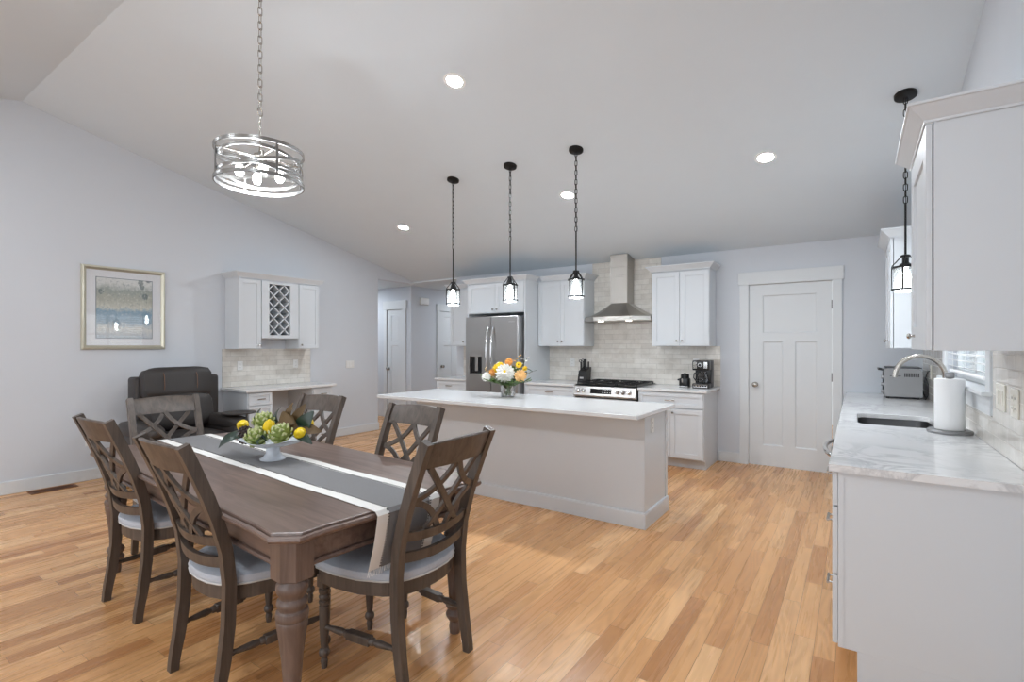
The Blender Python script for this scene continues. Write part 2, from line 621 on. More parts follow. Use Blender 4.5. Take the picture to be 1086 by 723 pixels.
def crown(path, z0, z1, out, closed=False):
    """mitred crown moulding along an open plan path (outside on the right of travel)"""
    prof = [(0.0, 0.0), (0.006, 0.0), (0.008, 0.14), (0.014, 0.2), (out * .35, 0.34), (out * .62, 0.56), (out * .86, 0.8), (out * .9, 0.84), (out, 0.86), (out, 1.0), (0.0, 1.0)]
    P = [Vector((a, b)) for a, b in path]
    mit = []
    for i in range(len(P)):
        ns = []
        if i > 0:
            d = (P[i] - P[i - 1]).normalized()
            ns.append(Vector((d.y, -d.x)))
        if i < len(P) - 1:
            d = (P[i + 1] - P[i]).normalized()
            ns.append(Vector((d.y, -d.x)))
        if len(ns) == 1:
            mit.append(ns[0])
        else:
            m = (ns[0] + ns[1]).normalized()
            mit.append(m / m.dot(ns[0]))
    rings = [[(P[i].x + mit[i].x * o, P[i].y + mit[i].y * o, z0 + h * (z1 - z0)) for o, h in prof] for i in range(len(P))]
    return MB().loft(rings)


# ------------------------------------------------------------------ the room
XL, XR, YF, YN = -6.4, 0.544, 6.307, -3.7
RIDGE, SL, ZE = 1.3, 0.23, 2.475
XLO = -6.52          # outer face of the left wall
HZ = 2.45            # hall ceiling


def cz(y):
    return ZE + SL * (YF - y) if y >= RIDGE else ZE + SL * (YF - RIDGE) - SL * (RIDGE - y)


tag(MB().box(-9.2, XR + 0.2, YN - .2, 10.2, -0.06, 0).build('floor', M['floor']), 'honey oak plank floor running away from the camera', 'floor', None, 'structure')
mb = MB()
for (ya, yb) in ((YN - .1, RIDGE), (RIDGE, YF)):
    za, zb = cz(ya), cz(yb)
    mb.loft([[(x, ya, za), (x, yb, zb), (x, yb, zb + .1), (x, ya, za + .1)] for x in (XL - .06, XR + .1)])
mb.box(XLO - .001, -5.35, YF + .001, 10.2, HZ, HZ + .12)
mb.box(-9.2, XLO, 5.3, 10.2, HZ, HZ + .12)
tag(mb.build('ceiling', M['ceiling']), 'white vaulted ceiling sloping down to the kitchen and flat over the hall', 'ceiling', None, 'structure')

YE = 5.52            # left wall ends here, the hall opening begins
poly = [(YN, 0), (YE, 0), (YE, 2.44), (6.30, 2.44), (YF, cz(YF) + .03), (RIDGE, cz(RIDGE) + .05), (YN, cz(YN) + .05)]
mb = MB().loft([[(x, a, b) for a, b in poly] for x in (XLO, XL)])
tag(mb.build('wall_left', M['wall']), 'pale blue-grey gable wall behind the recliner and desk', 'wall', None, 'structure')

WY0, WY1, WZ0, WZ1 = 3.38, 4.78, 1.135, 2.08      # window opening over the sink
mb = MB()
prof = [(YN, cz(YN)), (RIDGE, cz(RIDGE)), (YF + .1, cz(YF))]
for (a, b, z0, z1) in ((YN, WY0, 0, None), (WY1, YF + .1, 0, None), (WY0, WY1, 0, WZ0 - .012), (WY0, WY1, WZ1, None)):
    pts = [(a, z0), (b, z0)]
    if z1 is None:
        pts += [(b, cz(min(b, YF)) + .05)]
        if a < RIDGE < b:
            pts += [(RIDGE, cz(RIDGE) + .05)]
        pts += [(a, cz(a) + .05)]
    else:
        pts += [(b, z1), (a, z1)]
    mb.loft([[(x, p, q) for p, q in pts] for x in (XR, XR + .12)])
tag(mb.build('wall_right', M['wall']), 'pale blue-grey wall with the sink window', 'wall', None, 'structure')

D0, D1, DZ = -1.012, -0.2155, 2.045
mb = MB()
mb.box(-5.405, D0 - .012, YF, YF + .12, 0, ZE + .05)
mb.box(D1 + .012, XR + .12, YF, YF + .12, 0, ZE + .05)
mb.box(D0 - .012, D1 + .012, YF, YF + .12, DZ + .012, ZE + .05)
mb.box(-5.405, -5.285, YF + .12, 10.2, 0, HZ)
tag(mb.build('wall_far', M['wall']), 'pale blue-grey kitchen wall behind the range and the white door', 'wall', None, 'structure')

mb = MB()
mb.box(-9.2, -7.394, 6.6, 6.72, 0, HZ)
mb.box(-6.976, -6.75, 6.6, 6.72, 0, HZ)
mb.box(-7.394, -6.976, 6.6, 6.72, 2.039, HZ)
mb.box(-6.87, -6.75, 6.72, 7.361, 0, HZ)
mb.box(-6.87, -6.75, 8.159, 10.2, 0, HZ)
mb.box(-6.87, -6.75, 7.361, 8.159, 2.039, HZ)
mb.box(-6.75, -5.405, 10.0, 10.2, 0, HZ)
mb.box(-9.3, -9.2, 5.2, 6.72, 0, HZ)
mb.box(-9.2, XLO, 5.2, 5.32, 0, HZ)
tag(mb.build('wall_hall', M['wall']), 'pale blue-grey hall walls turning the corner beyond the desk wall', 'wall', None, 'structure')

# wall behind the camera with three large windows added to light the room
mb = MB()
xs = [XLO]
wins = [(-5.9, -4.3), (-3.7, -2.1), (-1.6, 0.0)]
for a, b in wins:
    xs += [a, b]
xs.append(XR + .12)
for i in range(0, len(xs), 2):
    mb.box(xs[i], xs[i + 1], YN - .12, YN, 0, cz(YN) + .05)
for a, b in wins:
    mb.box(a, b, YN - .12, YN, 0, 0.6)
    mb.box(a, b, YN - .12, YN, 2.35, cz(YN) + .05)
tag(mb.build('wall_near', M['wall']), 'pale blue-grey wall behind the camera with three added windows', 'wall', None, 'structure')
for i, (a, b) in enumerate(wins):
    t = thing('window_%d' % (i + 2), 'added tall white framed window in the wall behind the camera, number %d from the left wall' % (i + 1), 'window', ((a + b) / 2, YN, .6), None, 'structure')  # unseen windows, put in as a source of soft light
    f = MB()
    for (u0, u1, v0, v1) in ((a, a + .05, .6, 2.35), (b - .05, b, .6, 2.35), (a + .05, b - .05, .6, .65), (a + .05, b - .05, 2.3, 2.35), (a + .05, b - .05, 1.45, 1.49)):
        f.box(u0, u1, YN - .1, YN - .04, v0, v1)
    f.build('window_frame', M['trim'], t)
    MB().box(a + .05, b - .05, YN - .075, YN - .07, .65, 2.3).build('pane', M['pane'], t)


# baseboards
def base_obj(name, boxes, label):
    mb = MB()
    for x0, x1, y0, y1 in boxes:
        mb.box(x0, x1, y0, y1, 0, 0.118, 0.004)
    return tag(mb.build(name, M['trim']), label, 'baseboard', None, 'structure')


base_obj('baseboard_left', [(XL, XL + .016, YN, 3.085), (XL, XL + .016, 4.27, YE + .016), (XLO, XL, YE, YE + .016)], 'white baseboard along the left wall')
base_obj('baseboard_far', [(-1.345, -1.112, YF - .016, YF)], 'short white baseboard between the cabinets and the white door')
base_obj('baseboard_hall', [(-6.75, -6.734, 6.6, 7.27), (-6.862, -6.734, 6.584, 6.6)], 'white baseboard round the hall corner')


# doors
def panel_door(name, label, face, base, u0, u1, z1, panels, knob_u, knob_z, casing, hinge_u=None):
    t = thing(name, label, 'door', fpt(face, base, (u0 + u1) / 2, 0, 0), None, 'structure')
    mb = MB()
    us = sorted({u0, u1} | {p[0] for p in panels} | {p[1] for p in panels})
    zs = sorted({0.008, z1} | {p[2] for p in panels} | {p[3] for p in panels})
    for i in range(len(us) - 1):
        for j in range(len(zs) - 1):
            cu, cv = (us[i] + us[i + 1]) / 2, (zs[j] + zs[j + 1]) / 2
            rec = any(p[0] < cu < p[1] and p[2] < cv < p[3] for p in panels)
            fbox(mb, face, base, us[i], us[i + 1], zs[j], zs[j + 1], -0.03, -0.014 if rec else -0.004)
    for p in panels:   # sloped sticking round each recess
        a, b, c, d = p
        e = 0.012
        o = [fpt(face, base, *q) for q in ((a, c, -.004), (b, c, -.004), (b, d, -.004), (a, d, -.004))]
        n = [fpt(face, base, *q) for q in ((a + e, c + e, -.0135), (b - e, c + e, -.0135), (b - e, d - e, -.0135), (a + e, d - e, -.0135))]
        mb.loft([o, n], caps=False)
    mb.build('door_slab', M['trim'], t)
    c = MB()
    cl, cr, hz = casing
    g = 0.008
    if cl is not None:
        fbox(c, face, base, cl, u0 - g, 0, z1 + g, 0, .02, .002)
    fbox(c, face, base, u1 + g, cr, 0, z1 + g, 0, .02, .002)
    fbox(c, face, base, (cl if cl is not None else u0) - .016, cr + .016, z1 + g, hz, 0, .026, .002)
    c.build('casing', M['trim'], t)
    k = MB()
    k.lathe([(0.03, 0), (0.03, 0.006), (0.012, 0.01), (0.011, 0.028), (0.026, 0.036), (0.03, 0.05), (0.022, 0.062), (0, 0.066)], fpt(face, base, knob_u, knob_z, -.004), 20, fdir(face))
    k.build('door_knob', M['nickel'], t, True)
    if hinge_u is not None:
        for hz_ in (z1 - .25, z1 / 2, 0.25):
            h = MB()
            h.tube([fpt(face, base, hinge_u, hz_ - .045, .004), fpt(face, base, hinge_u, hz_ + .045, .004)], .007, 8)
            h.build('hinge', M['grey_metal'], t, True)
    return t


panel_door('door_1', 'white three-panel door with a satin knob in the kitchen wall beside the sink counter', '-y', YF, D0, D1, DZ,
           [(-.875, -.348, 1.50, 1.925), (-.875, -.672, .235, 1.402), (-.556, -.348, .235, 1.402)], -.951, .917, (-1.112, -.123, 2.195), -.2115)
panel_door('door_2', 'narrow white closet door facing the room at the hall corner', '-y', 6.6, -7.385, -6.985, 2.03,
           [(-7.285, -7.085, 1.45, 1.93), (-7.285, -7.085, .25, 1.36)], -7.345, .92, (-7.47, -6.875, 2.2), -6.981)
panel_door('door_3', 'white hall door half hidden behind the upper cabinet left of the refrigerator', '+x', -6.75, 7.37, 8.15, 2.03,
           [(7.5, 8.02, 1.45, 1.93), (7.5, 7.72, .25, 1.36), (7.8, 8.02, .25, 1.36)], 7.43, .95, (7.28, 8.24, 2.17))

# window over the sink
t = thing('window_1', 'white framed window with half raised blind over the sink', 'window', (XR, (WY0 + WY1) / 2, WZ0), None, 'structure')
c = MB()
c.box(XR - .018, XR, WY0 - .1, WY0, WZ0, WZ1, .002)
c.box(XR - .018, XR, WY1, WY1 + .1, WZ0, WZ1, .002)
c.box(XR - .024, XR, WY0 - .115, WY1 + .115, WZ1, WZ1 + .12, .002)
c.box(XR - .018, XR, WY0 - .1, WY1 + .1, WZ0 - .115, WZ0 - .022, .002)
c.build('casing', M['trim'], t)
MB().box(XR - .05, XR + .1, WY0 - .115, WY1 + .115, WZ0 - .022, WZ0, .003).build('window_sill', M['trim'], t)
f = MB()
for (a, b, z0, z1) in ((WY0, WY0 + .05, WZ0, WZ1), (WY1 - .05, WY1, WZ0, WZ1), (WY0 + .05, WY1 - .05, WZ0, WZ0 + .06), (WY0 + .05, WY1 - .05, WZ1 - .05, WZ1), (WY0 + .05, WY1 - .05, 1.58, 1.62), ((WY0 + WY1) / 2 - .025, (WY0 + WY1) / 2 + .025, WZ0 + .06, WZ1 - .05)):
    f.box(XR + .05, XR + .09, a, b, z0, z1, .003)
f.build('window_frame', M['trim'], t)
MB().box(XR + .068, XR + .072, WY0 + .04, WY1 - .04, WZ0 + .04, WZ1 - .04).build('pane', M['pane'], t)
bl = thing('window_blind', 'white slatted blind hanging in the sink window', 'blind', (XR + .025, (WY0 + WY1) / 2, 1.2))
mb = MB()
k = 0
z = 1.215
while z < WZ1 - .05:
    mb.box(-.024, .024, WY0 + .012, WY1 - .012, -.0012, .0012, mx=Matrix.Translation((XR + .024, 0, z)) @ Matrix.Rotation(0.32, 4, 'Y'))
    z += .042
mb.build('slats', M['blind'], bl)
MB().box(XR + .004, XR + .044, WY0 + .01, WY1 - .01, WZ1 - .045, WZ1 - .002, .003).build('head_rail', M['blind'], bl)
MB().box(XR + .006, XR + .042, WY0 + .012, WY1 - .012, 1.175, 1.193, .003).build('bottom_rail', M['blind'], bl)
for y in (WY0 + .2, WY1 - .2, (WY0 + WY1) / 2):
    MB().tube([(XR + .004, y, 1.18), (XR + .004, y, WZ1 - .04)], .0012, 6).build('cord', M['blind'], bl)


# ------------------------------------------------------------------ dining table
TA = math.radians(-3.8)
TC = Vector((-2.62, 1.49, 0))


def tw(x, y, z=0.0):
    c, s = math.cos(TA), math.sin(TA)
    return Vector((TC.x + c * x - s * y, TC.y + s * x + c * y, z))


TH = 0.735


def table_outline(g):
    """bowed sides with eared, clipped corners; g = outward offset"""
    hx, hy = 1.115 + g, 0.478 + g
    pts = []
    n = 14
    for i in range(n + 1):            # near long side, left to right
        u = -1 + 2 * i / n
        e = max(0, abs(u) - .8) / .2
        pts.append((u * (hx - .065), -hy - .004 * (1 - u * u) - .012 * e * e))
    for i in range(n + 1):            # right end
        u = -1 + 2 * i / n
        e = max(0, abs(u) - .72) / .28
        pts.append((hx + .012 * (1 - u * u) + .012 * e * e, u * (hy - .055)))
    return pts + [(-a, -b) for a, b in pts]


tab = thing('dining_table', 'grey-brown wooden dining table with turned legs under the drum chandelier', 'table', tuple(TC))
tab.rotation_euler = (0, 0, TA)
OFF[tab.name] = Vector((0, 0, 0))
mb = MB()
lv = [(0.0, 0.700), (0.010, 0.702), (0.020, 0.709), (0.024, 0.717), (0.022, 0.7255), (0.010, 0.7275), (0.008, 0.722), (0.004, 0.722), (0.002, 0.7335), (-0.002, TH)]
mb.loft([[(x, y, z) for x, y in table_outline(g)] for g, z in lv])
top = mb.build('table_top', M['wood_table'], tab)
mb = MB()
a, b = 1.03, .405
for sy in (-1, 1):
    mb.box(-.96, .96, sy * b, sy * (b + .025), .585, .7)
    mb.tube([(-.96, sy * (b + .027), .592), (.96, sy * (b + .027), .592)], .011, 8)
for sx in (-1, 1):
    mb.box(sx * a, sx * (a + .025), -.345, .345, .585, .7)
    mb.tube([(sx * (a + .027), -.345, .592), (sx * (a + .027), .345, .592)], .011, 8)
mb.build('apron', M['wood_table'], tab, True)
legprof = [(0.0, 0), (.024, .0), (.028, .03), (.024, .055), (.03, .062), (.041, .08), (.043, .093), (.034, .108), (.03, .114), (.04, .122), (.045, .138), (.038, .154), (.028, .165), (.03, .19), (.036, .27), (.045, .345), (.0515, .385), (.053, .402), (.051, .407), (.054, .412), (.0555, .424), (.053, .437), (.046, .443), (.046, .45), (.05, .456), (.0525, .466), (.049, .477), (.043, .483), (.043, .492), (.049, .5), (.054, .513), (.053, .53), (.045, .54), (.042, .553), (0, .553)]
for sx in (-1, 1):
    for sy in (-1, 1):
        mb = MB()
        cx, cy = sx * 1.022, sy * .402
        mb.lathe(legprof, (cx, cy, 0), 28)
        h, k = .052, .014
        q = [(-h, -h), (h - k * 2.6, -h), (h, -h + k * 2.6), (h, h), (-h, h)]
        q = [(cx + sx * p, cy - sy * r) for p, r in [(x, y) for x, y in q]]
        if sx * sy < 0:
            q = q[::-1]
        mb.prism(q, .545, .7, .004)
        mb.build('leg', M['wood_leg'], tab, True)

# runner
run = thing('table_runner', 'grey table runner with white borders along the middle of the dining table', 'table runner', tuple(TC))
run.rotation_euler = (0, 0, TA)
OFF[run.name] = Vector((0, 0, 0))


def runner_path(z_off):
    pts = [(-1.10, .46), (-1.135, .58), (-1.158, .69), (-1.163, .722), (-1.15, TH + .001), (-1.13, TH + .0025)]
    for i in range(1, 16):
        pts.append((-1.13 + 2.26 * i / 16, TH + .0025))
    pts += [(1.13, TH + .0025), (1.15, TH + .001), (1.163, .722), (1.158, .69), (1.138, .6), (1.105, .5)]
    out = []
    for i, (x, z) in enumerate(pts):
        a = Vector((pts[max(i - 1, 0)][0], pts[max(i - 1, 0)][1]))
        b = Vector((pts[min(i + 1, len(pts) - 1)][0], pts[min(i + 1, len(pts) - 1)][1]))
        d = (b - a).normalized()
        out.append((x - d.y * z_off, z + d.x * z_off))
    return out


def strip(y0, y1, zo, th=.0016):
    lo, hi = runner_path(zo), runner_path(zo + th)
    rings = []
    for (x0, z0), (x1, z1) in zip(lo, hi):
        wav = 0.004 * math.sin(x0 * 9) if abs(x0) < 1.1 else 0.0
        rings.append([(x0, y0 + wav, z0), (x0, y1 + wav, z0), (x1, y1 + wav, z1), (x1, y0 + wav, z1)])
    return MB().loft(rings)


ry0, ry1 = -.148, .168
strip(ry0 + .058, ry1 - .058, .0).build('centre_panel', M['runner'], run)
strip(ry0, ry0 + .056, .0).build('border', M['runner_w'], run, label='white border strip nearest the camera')
strip(ry1 - .056, ry1, .0).build('border', M['runner_w'], run, label='white border strip on the far side')
for yy in (ry0 + .052, ry1 - .052):
    mb = MB()
    pth = runner_path(.0022)
    for i in range(len(pth) - 1):
        (xa, za), (xb, zb) = pth[i], pth[i + 1]
        L = math.hypot(xb - xa, zb - za)
        n = max(1, int(L / .011))
        for j in range(n):
            f0, f1 = j / n, (j + .5) / n
            p = Vector((xa + (xb - xa) * f0, yy, za + (zb - za) * f0))
            q = Vector((xa + (xb - xa) * f1, yy, za + (zb - za) * f1))
            w = 0.004 * math.sin(xa * 9) if abs(xa) < 1.1 else 0
            p.y += w
            q.y += w
            mb.ribbon([p, q], .0035, .0006, (-(zb - za), 0, xb - xa))
    mb.build('hem_stitching', M['stitch'], run)
for end, (x, z) in ((-1, (-1.10, .46)), (1, (1.105, .5))):
    mb = MB()
    for i in range(40):
        y = ry0 + .003 + (ry1 - ry0 - .006) * i / 39
        mb.tube([(x, y, z), (x - end * .004, y + random.uniform(-.004, .004), z - .022 - random.random() * .006)], .0013, 5)
    mb.build('fringe', M['runner_w'], run)


# ------------------------------------------------------------------ dining chairs
PROF = [(0, -.228), (.06, -.222), (.15, -.205), (.3, -.187), (.45, -.183), (.58, -.197), (.7, -.229), (.8, -.264), (.9, -.304), (1.0, -.347)]


def back_y(z):
    for (z0, y0), (z1, y1) in zip(PROF, PROF[1:]):
        if z <= z1:
            f = (z - z0) / (z1 - z0)
            return y0 + (y1 - y0) * f
    return PROF[-1][1]


def bow(x):
    return -.030 * (1 - (x / .19) ** 2)


def make_chair(label):
    t = thing('dining_chair', label, 'chair', (0, 0, 0), 'dining chairs round the table')

    def outline(g):
        pts = []
        hf, hr, yf, yr = .262 + g, .178 + g, .236 + g, -.188 - g
        for i in range(9):
            u = -1 + 2 * i / 8
            pts.append((-u * hf * .93, yf + .012 * (1 - u * u)))
        side = [(hf, yf - .03), (hf + .002, .1), (hf - .018, -.02), (hr + .026, -.115), (hr - .012, -.165)]
        left = [(-a, b) for a, b in side]
        rear = [(-(hr - .05), yr + .0), (-.07, yr - .018), (0, yr - .023), (.07, yr - .018), (hr - .05, yr)]
        return pts + left + rear + side[::-1]

    # seat cushion
    mb = MB()
    lv = [(-.006, .431), (.004, .437), (.008, .45), (.004, .465), (-.012, .477), (-.05, .486), (-.11, .491)]
    rings = []
    for g, z in lv:
        k = outline(0)
        c = Vector((0, .03))
        sc = 1 + g / .22
        rings.append([((x - c.x) * sc + c.x, (y - c.y) * sc + c.y, z) for x, y in k])
    mb.loft(rings)
    cu = mb.build('seat_cushion', M['fabric'], t, True)
    mb = MB()
    k = [((x) * 1.018, (y - .03) * 1.018 + .03, .4335) for x, y in outline(0)]
    mb.tube(k, .004, 6, loop=True)
    mb.build('piping', M['piping'], cu, True)
    # seat frame
    mb = MB()
    o = outline(-.004)
    inn = outline(-.03)
    rings = [[(x, y, .372) for x, y in o], [(x, y, .432) for x, y in o], [(x, y, .432) for x, y in inn], [(x, y, .372) for x, y in inn]]
    mb.loft(rings, loop=True)
    mb.build('seat_frame', M['wood_chair'], t, True)
    # rear legs run up into the back posts
    for s in (-1, 1):
        mb = MB()
        pts, hw, ht = [], [], []
        for i in range(25):
            z = i / 24
            x = s * (.189 + .012 * max(0, (.35 - z)) / .35 * .4 + .006 * z)
            pts.append((x, back_y(z), z))
            hw.append(.021 if z > .2 else .0165 + .0045 * z / .2)
            ht.append(.0165)
        # hw lies across the bend (front to back), ht sideways
        mb.ribbon(pts, hw, ht, (1, 0, 0))
        mb.build('rear_leg', M['wood_chair'], t, False)
    prof = [(0, 0), (.011, 0), (.015, .03), (.012, .045), (.02, .055), (.0225, .066), (.02, .077), (.013, .085), (.015, .1), (.0195, .17), (.0215, .24), (.0215, .262), (.018, .266), (.0225, .274), (.0225, .284), (.018, .289), (.0225, .297), (.0225, .306), (.018, .312), (.023, .322), (.023, .335), (.018, .34), (.018, .345), (0, .345)]
    for s in (-1, 1):
        mb = MB()
        mb.lathe(prof, (s * .232, .205, 0), 18)
        mb.box(s * .232 - .022, s * .232 + .022, .183, .227, .342, .40, .003)
        mb.build('front_leg', M['wood_chair'], t, True)
        mb = MB()
        a = Vector((s * .232, .205, .175))
        b = Vector((s * .193, back_y(.175) + .01, .185))
        d = (b - a)
        L = d.length
        pr = [(.007, 0), (.012, .02), (.009, .03), (.012, .05), (.015, .1), (.011, .118), (.016, .125), (.016, .135), (.016, L - .135), (.016, L - .125), (.011, L - .118), (.015, L - .1), (.012, L - .05), (.009, L - .03), (.012, L - .02), (.007, L)]
        mb.lathe(pr, a, 14, d)
        m = (a + b) / 2
        q = d.to_track_quat('Y', 'Z').to_matrix().to_4x4()
        mb.box(-.017, .017, -(L / 2 - .137), L / 2 - .137, -.017, .017, .003, mx=Matrix.Translation(m) @ q)
        mb.build('stretcher', M['wood_chair'], t, True)
    # crest rail
    mb = MB()
    n = 15
    rings = []
    for i in range(n):
        x = -.185 + .37 * i / (n - 1)
        r = []
        for z, dy in ((.893, -.011), (.893, .011), (.988, .011), (.993, .006), (.993, -.006), (.988, -.011)):
            zz = z + (.010 * (1 - (x / .185) ** 2) if z > .95 else 0)
            r.append((x, back_y(zz) + bow(x) + dy, zz))
        rings.append(r)
    mb.loft(rings)
    mb.build('crest_rail', M['wood_chair'], t, True)
    for z0, z1 in ((.60, .637), (.515, .555)):
        mb = MB()
        rings = []
        for i in range(n):
            x = -.18 + .36 * i / (n - 1)
            drop = .012 * (1 - (x / .18) ** 2)
            rings.append([(x, back_y(z) + bow(x) + dy, z - drop) for z, dy in ((z0, -.01), (z0, .01), (z1, .01), (z1, -.01))])
        mb.loft(rings)
        mb.build('back_rail', M['wood_chair'], t, True)
    # interlaced lattice splat
    mb = MB()
    zt, zb = .897, .622

    def sl(fn, off):
        pts = []
        nr = []
        for i in range(13):
            u, w = fn(i / 12)
            x = u * .176
            z = zb + (zt - zb) * w
            pts.append((x, back_y(z) + bow(x) + off, z))
            nr.append((0, 1, .35))
        mb.ribbon(pts, .0125, .0065, nr)

    def bez(p0, p1, p2):
        return lambda f: tuple((1 - f) ** 2 * p0[k] + 2 * f * (1 - f) * p1[k] + f * f * p2[k] for k in (0, 1))

    for s in (-1, 1):
        sl(bez((s * .86, 1), (s * .2, .52), (-s * .5, 0)), .004 * s)
        sl(bez((0, 1.02), (s * .3, .62), (s * 1.0, .5)), -.004 * s)
        sl(bez((s * 1.0, .5), (s * .4, .4), (s * .12, 0)), -.004 * s)
    mb.build('lattice', M['wood_chair'], t)
    return t


chair = make_chair('charcoal lattice-back dining chair on the camera side, at the leg nearest the recliner')
chair.location = (-3.11, 1.230, 0)
chair.rotation_euler = (0, 0, math.radians(1.2))
dup(chair, (-2.16, 1.165, 0), math.radians(-1), 'charcoal lattice-back dining chair on the camera side, next to the nearest table leg')
dup(chair, (-1.652, 1.545, 0), math.radians(90.8), 'charcoal lattice-back dining chair at the near table end under the hanging runner')
dup(chair, (-3.645, 1.495, 0), math.radians(-90 - 6.5), 'dining chair at the far table end, its grey-lit lattice back in front of the recliner')
dup(chair, (-3.13, 1.885, 0), math.radians(180 + 6), 'dining chair on the island side of the table behind the artichoke dish')
dup(chair, (-2.16, 1.812, 0), math.radians(180 + .8), 'dining chair on the island side of the table in front of the island corner')

# ------------------------------------------------------------------ footed dish of artichokes and lemons
DC = Vector((-2.625, 1.535, TH + .0045))
dish = thing('footed_dish', 'square white footed dish holding artichokes and lemons on the runner', 'dish', tuple(DC))
mb = MB()
mb.lathe([(0, 0), (.066, 0), (.067, .006), (.05, .016), (.036, .035), (.034, .06), (.04, .075), (0, .075)], DC, 32)
mb.build('pedestal', M['ceramic'], dish, True)


def sq(h, n=8, p=6):
    pts = []
    for i in range(4 * n):
        a = 2 * PI * i / (4 * n) + PI / 4
        c, s_ = math.cos(a), math.sin(a)
        r = (abs(c) ** p + abs(s_) ** p) ** (-1 / p)
        pts.append((h * r * c, h * r * s_))
    return pts


mb = MB()
R = Matrix.Translation(DC) @ Matrix.Rotation(math.radians(-9), 4, 'Z')
mb.loft([[(x, y, z) for x, y in sq(h)] for h, z in ((.04, .070), (.07, .074), (.11, .088), (.146, .108), (.149, .112), (.144, .112), (.108, .095), (.07, .083), (.001, .082))], mx=R)
mb.build('bowl', M['ceramic'], dish, True)


def artichoke(c, r, label, tilt=(0, 0)):
    t = thing('artichoke', label, 'artichoke', tuple(c), 'artichokes in the footed dish')
    mx0 = Matrix.Translation(c) @ Matrix.Rotation(tilt[0], 4, 'X') @ Matrix.Rotation(tilt[1], 4, 'Y')
    MB().ball(Vector(c), r * .72, r * .72, r * .74, 14, 10).build('heart', M['arti_tip'], t, True)
    mb, mt = MB(), MB()
    for row, (ph, n, sz) in enumerate(((-.9, 5, .8), (-.45, 6, .95), (-.02, 7, .95), (.4, 6, .85), (.8, 5, .7), (1.15, 3, .5))):
        for k in range(n):
            a = 2 * PI * (k + .5 * (row % 2)) / n + .3 * row
            d = Vector((math.cos(a) * math.cos(ph), math.sin(a) * math.cos(ph), math.sin(ph)))
            upv = Vector((-math.cos(a) * math.sin(ph), -math.sin(a) * math.sin(ph), math.cos(ph)))
            side = d.cross(upv)
            p0 = d * r * .64

            def ring(f, w, o):
                cc = p0 + upv * (f - .3) * r * sz * 1.25 + d * r * o
                w2 = w * r * sz * .5
                return [cc + side * w2 - d * r * .1, cc + side * w2 * .5 + d * r * .06, cc - side * w2 * .5 + d * r * .06, cc - side * w2 - d * r * .1, cc - d * r * .06]
            mb.loft([ring(*q) for q in ((0, .6, -.04), (.3, 1, .12), (.6, .9, .27), (.8, .62, .33))])
            mt.loft([ring(*q) for q in ((.8, .62, .33), (.92, .36, .34), (1.02, .05, .31))])
    for v in mt.bm.verts:
        v.co = mx0 @ v.co
    mt.build('bract_tips', M['arti_tip'], t, True)
    mb2 = mb
    for v in mb2.bm.verts:
        v.co = mx0 @ v.co
    mb2.build('bracts', M['artichoke'], t, True)
    return t


def leaf(p0, p1, w, mat, label, up=(0, 0, 1), curl=.02):
    p0, p1 = Vector(p0), Vector(p1)
    d = p1 - p0
    n = Vector(up)
    n = (n - d.normalized() * n.dot(d.normalized())).normalized()
    sd = d.normalized().cross(n)
    rings = []
    for i in range(9):
        f = i / 8
        ww = w * (math.sin(PI * min(1, f * .93 + .05)) ** .8) * (1 - .15 * f) + .0008
        c = p0 + d * f + n * curl * math.sin(PI * f) - n * curl * 1.2 * f * f
        rings.append([c + sd * ww + n * ww * .3, c + n * .0012, c - sd * ww + n * ww * .3, c - n * .0012])
    o = MB().loft(rings).build('magnolia_leaf', M[mat], None, True)
    tag(o, label, 'leaf', 'magnolia leaves in the footed dish')
    return o


artichoke(Vector((-2.735, 1.545, .930)), .050, 'green artichoke standing highest at the back of the dish', (.3, .1))
artichoke(Vector((-2.635, 1.452, .866)), .052, 'green artichoke at the front left of the dish below the high one', (.35, .2))
artichoke(Vector((-2.490, 1.500, .890)), .052, 'green artichoke at the right of the dish beside the round lemon', (.3, -.1))


def lemon(c, label, rot=(0.3, 0.8, 0), r=.033):
    o = MB().lathe([(0, -1.38 * r), (.18 * r, -1.3 * r), (.3 * r, -1.16 * r), (.72 * r, -.8 * r), (1.0 * r, 0), (.74 * r, .78 * r), (.3 * r, 1.14 * r), (.2 * r, 1.28 * r), (0, 1.36 * r)], (0, 0, 0), 20)
    mx = Matrix.Translation(c) @ Matrix.Rotation(rot[0], 4, 'X') @ Matrix.Rotation(rot[1], 4, 'Y')
    for v in o.bm.verts:
        v.co = mx @ v.co
    return tag(o.build('lemon', M['lemon'], None, True), label, 'lemon', 'lemons in the footed dish')


lemon((-2.592, 1.495, .922), 'yellow lemon standing upright between the artichokes', (0.2, 0.25, 0), .034)
lemon((-2.872, 1.50, .905), 'yellow lemon at the far left end above the brown seed pod', (1.2, .7, 0))
lemon((-2.412, 1.56, .895), 'yellow lemon lying at the right rim of the dish', (1.3, .6, 0))
lemon((-2.452, 1.63, .935), 'yellow lemon half hidden under the round green leaf at right', (.6, .9, 0))
mb = MB()
pc = Vector((-2.800, 1.475, .862))
mb.ball(pc, .036, .034, .044, 14, 10)
for i in range(70):
    f = (i + .5) / 70
    ph = math.acos(1 - 2 * f)
    th = i * 2.39996
    d = Vector((math.sin(ph) * math.cos(th), math.sin(ph) * math.sin(th), math.cos(ph)))
    mb.ball(pc + Vector((d.x * .038, d.y * .036, d.z * .046)), .0085, u=6, v=5)
tag(mb.build('seed_pod', M['berry'], None, True), 'knobbly dark brown seed pod at the left of the dish', 'seed pod')

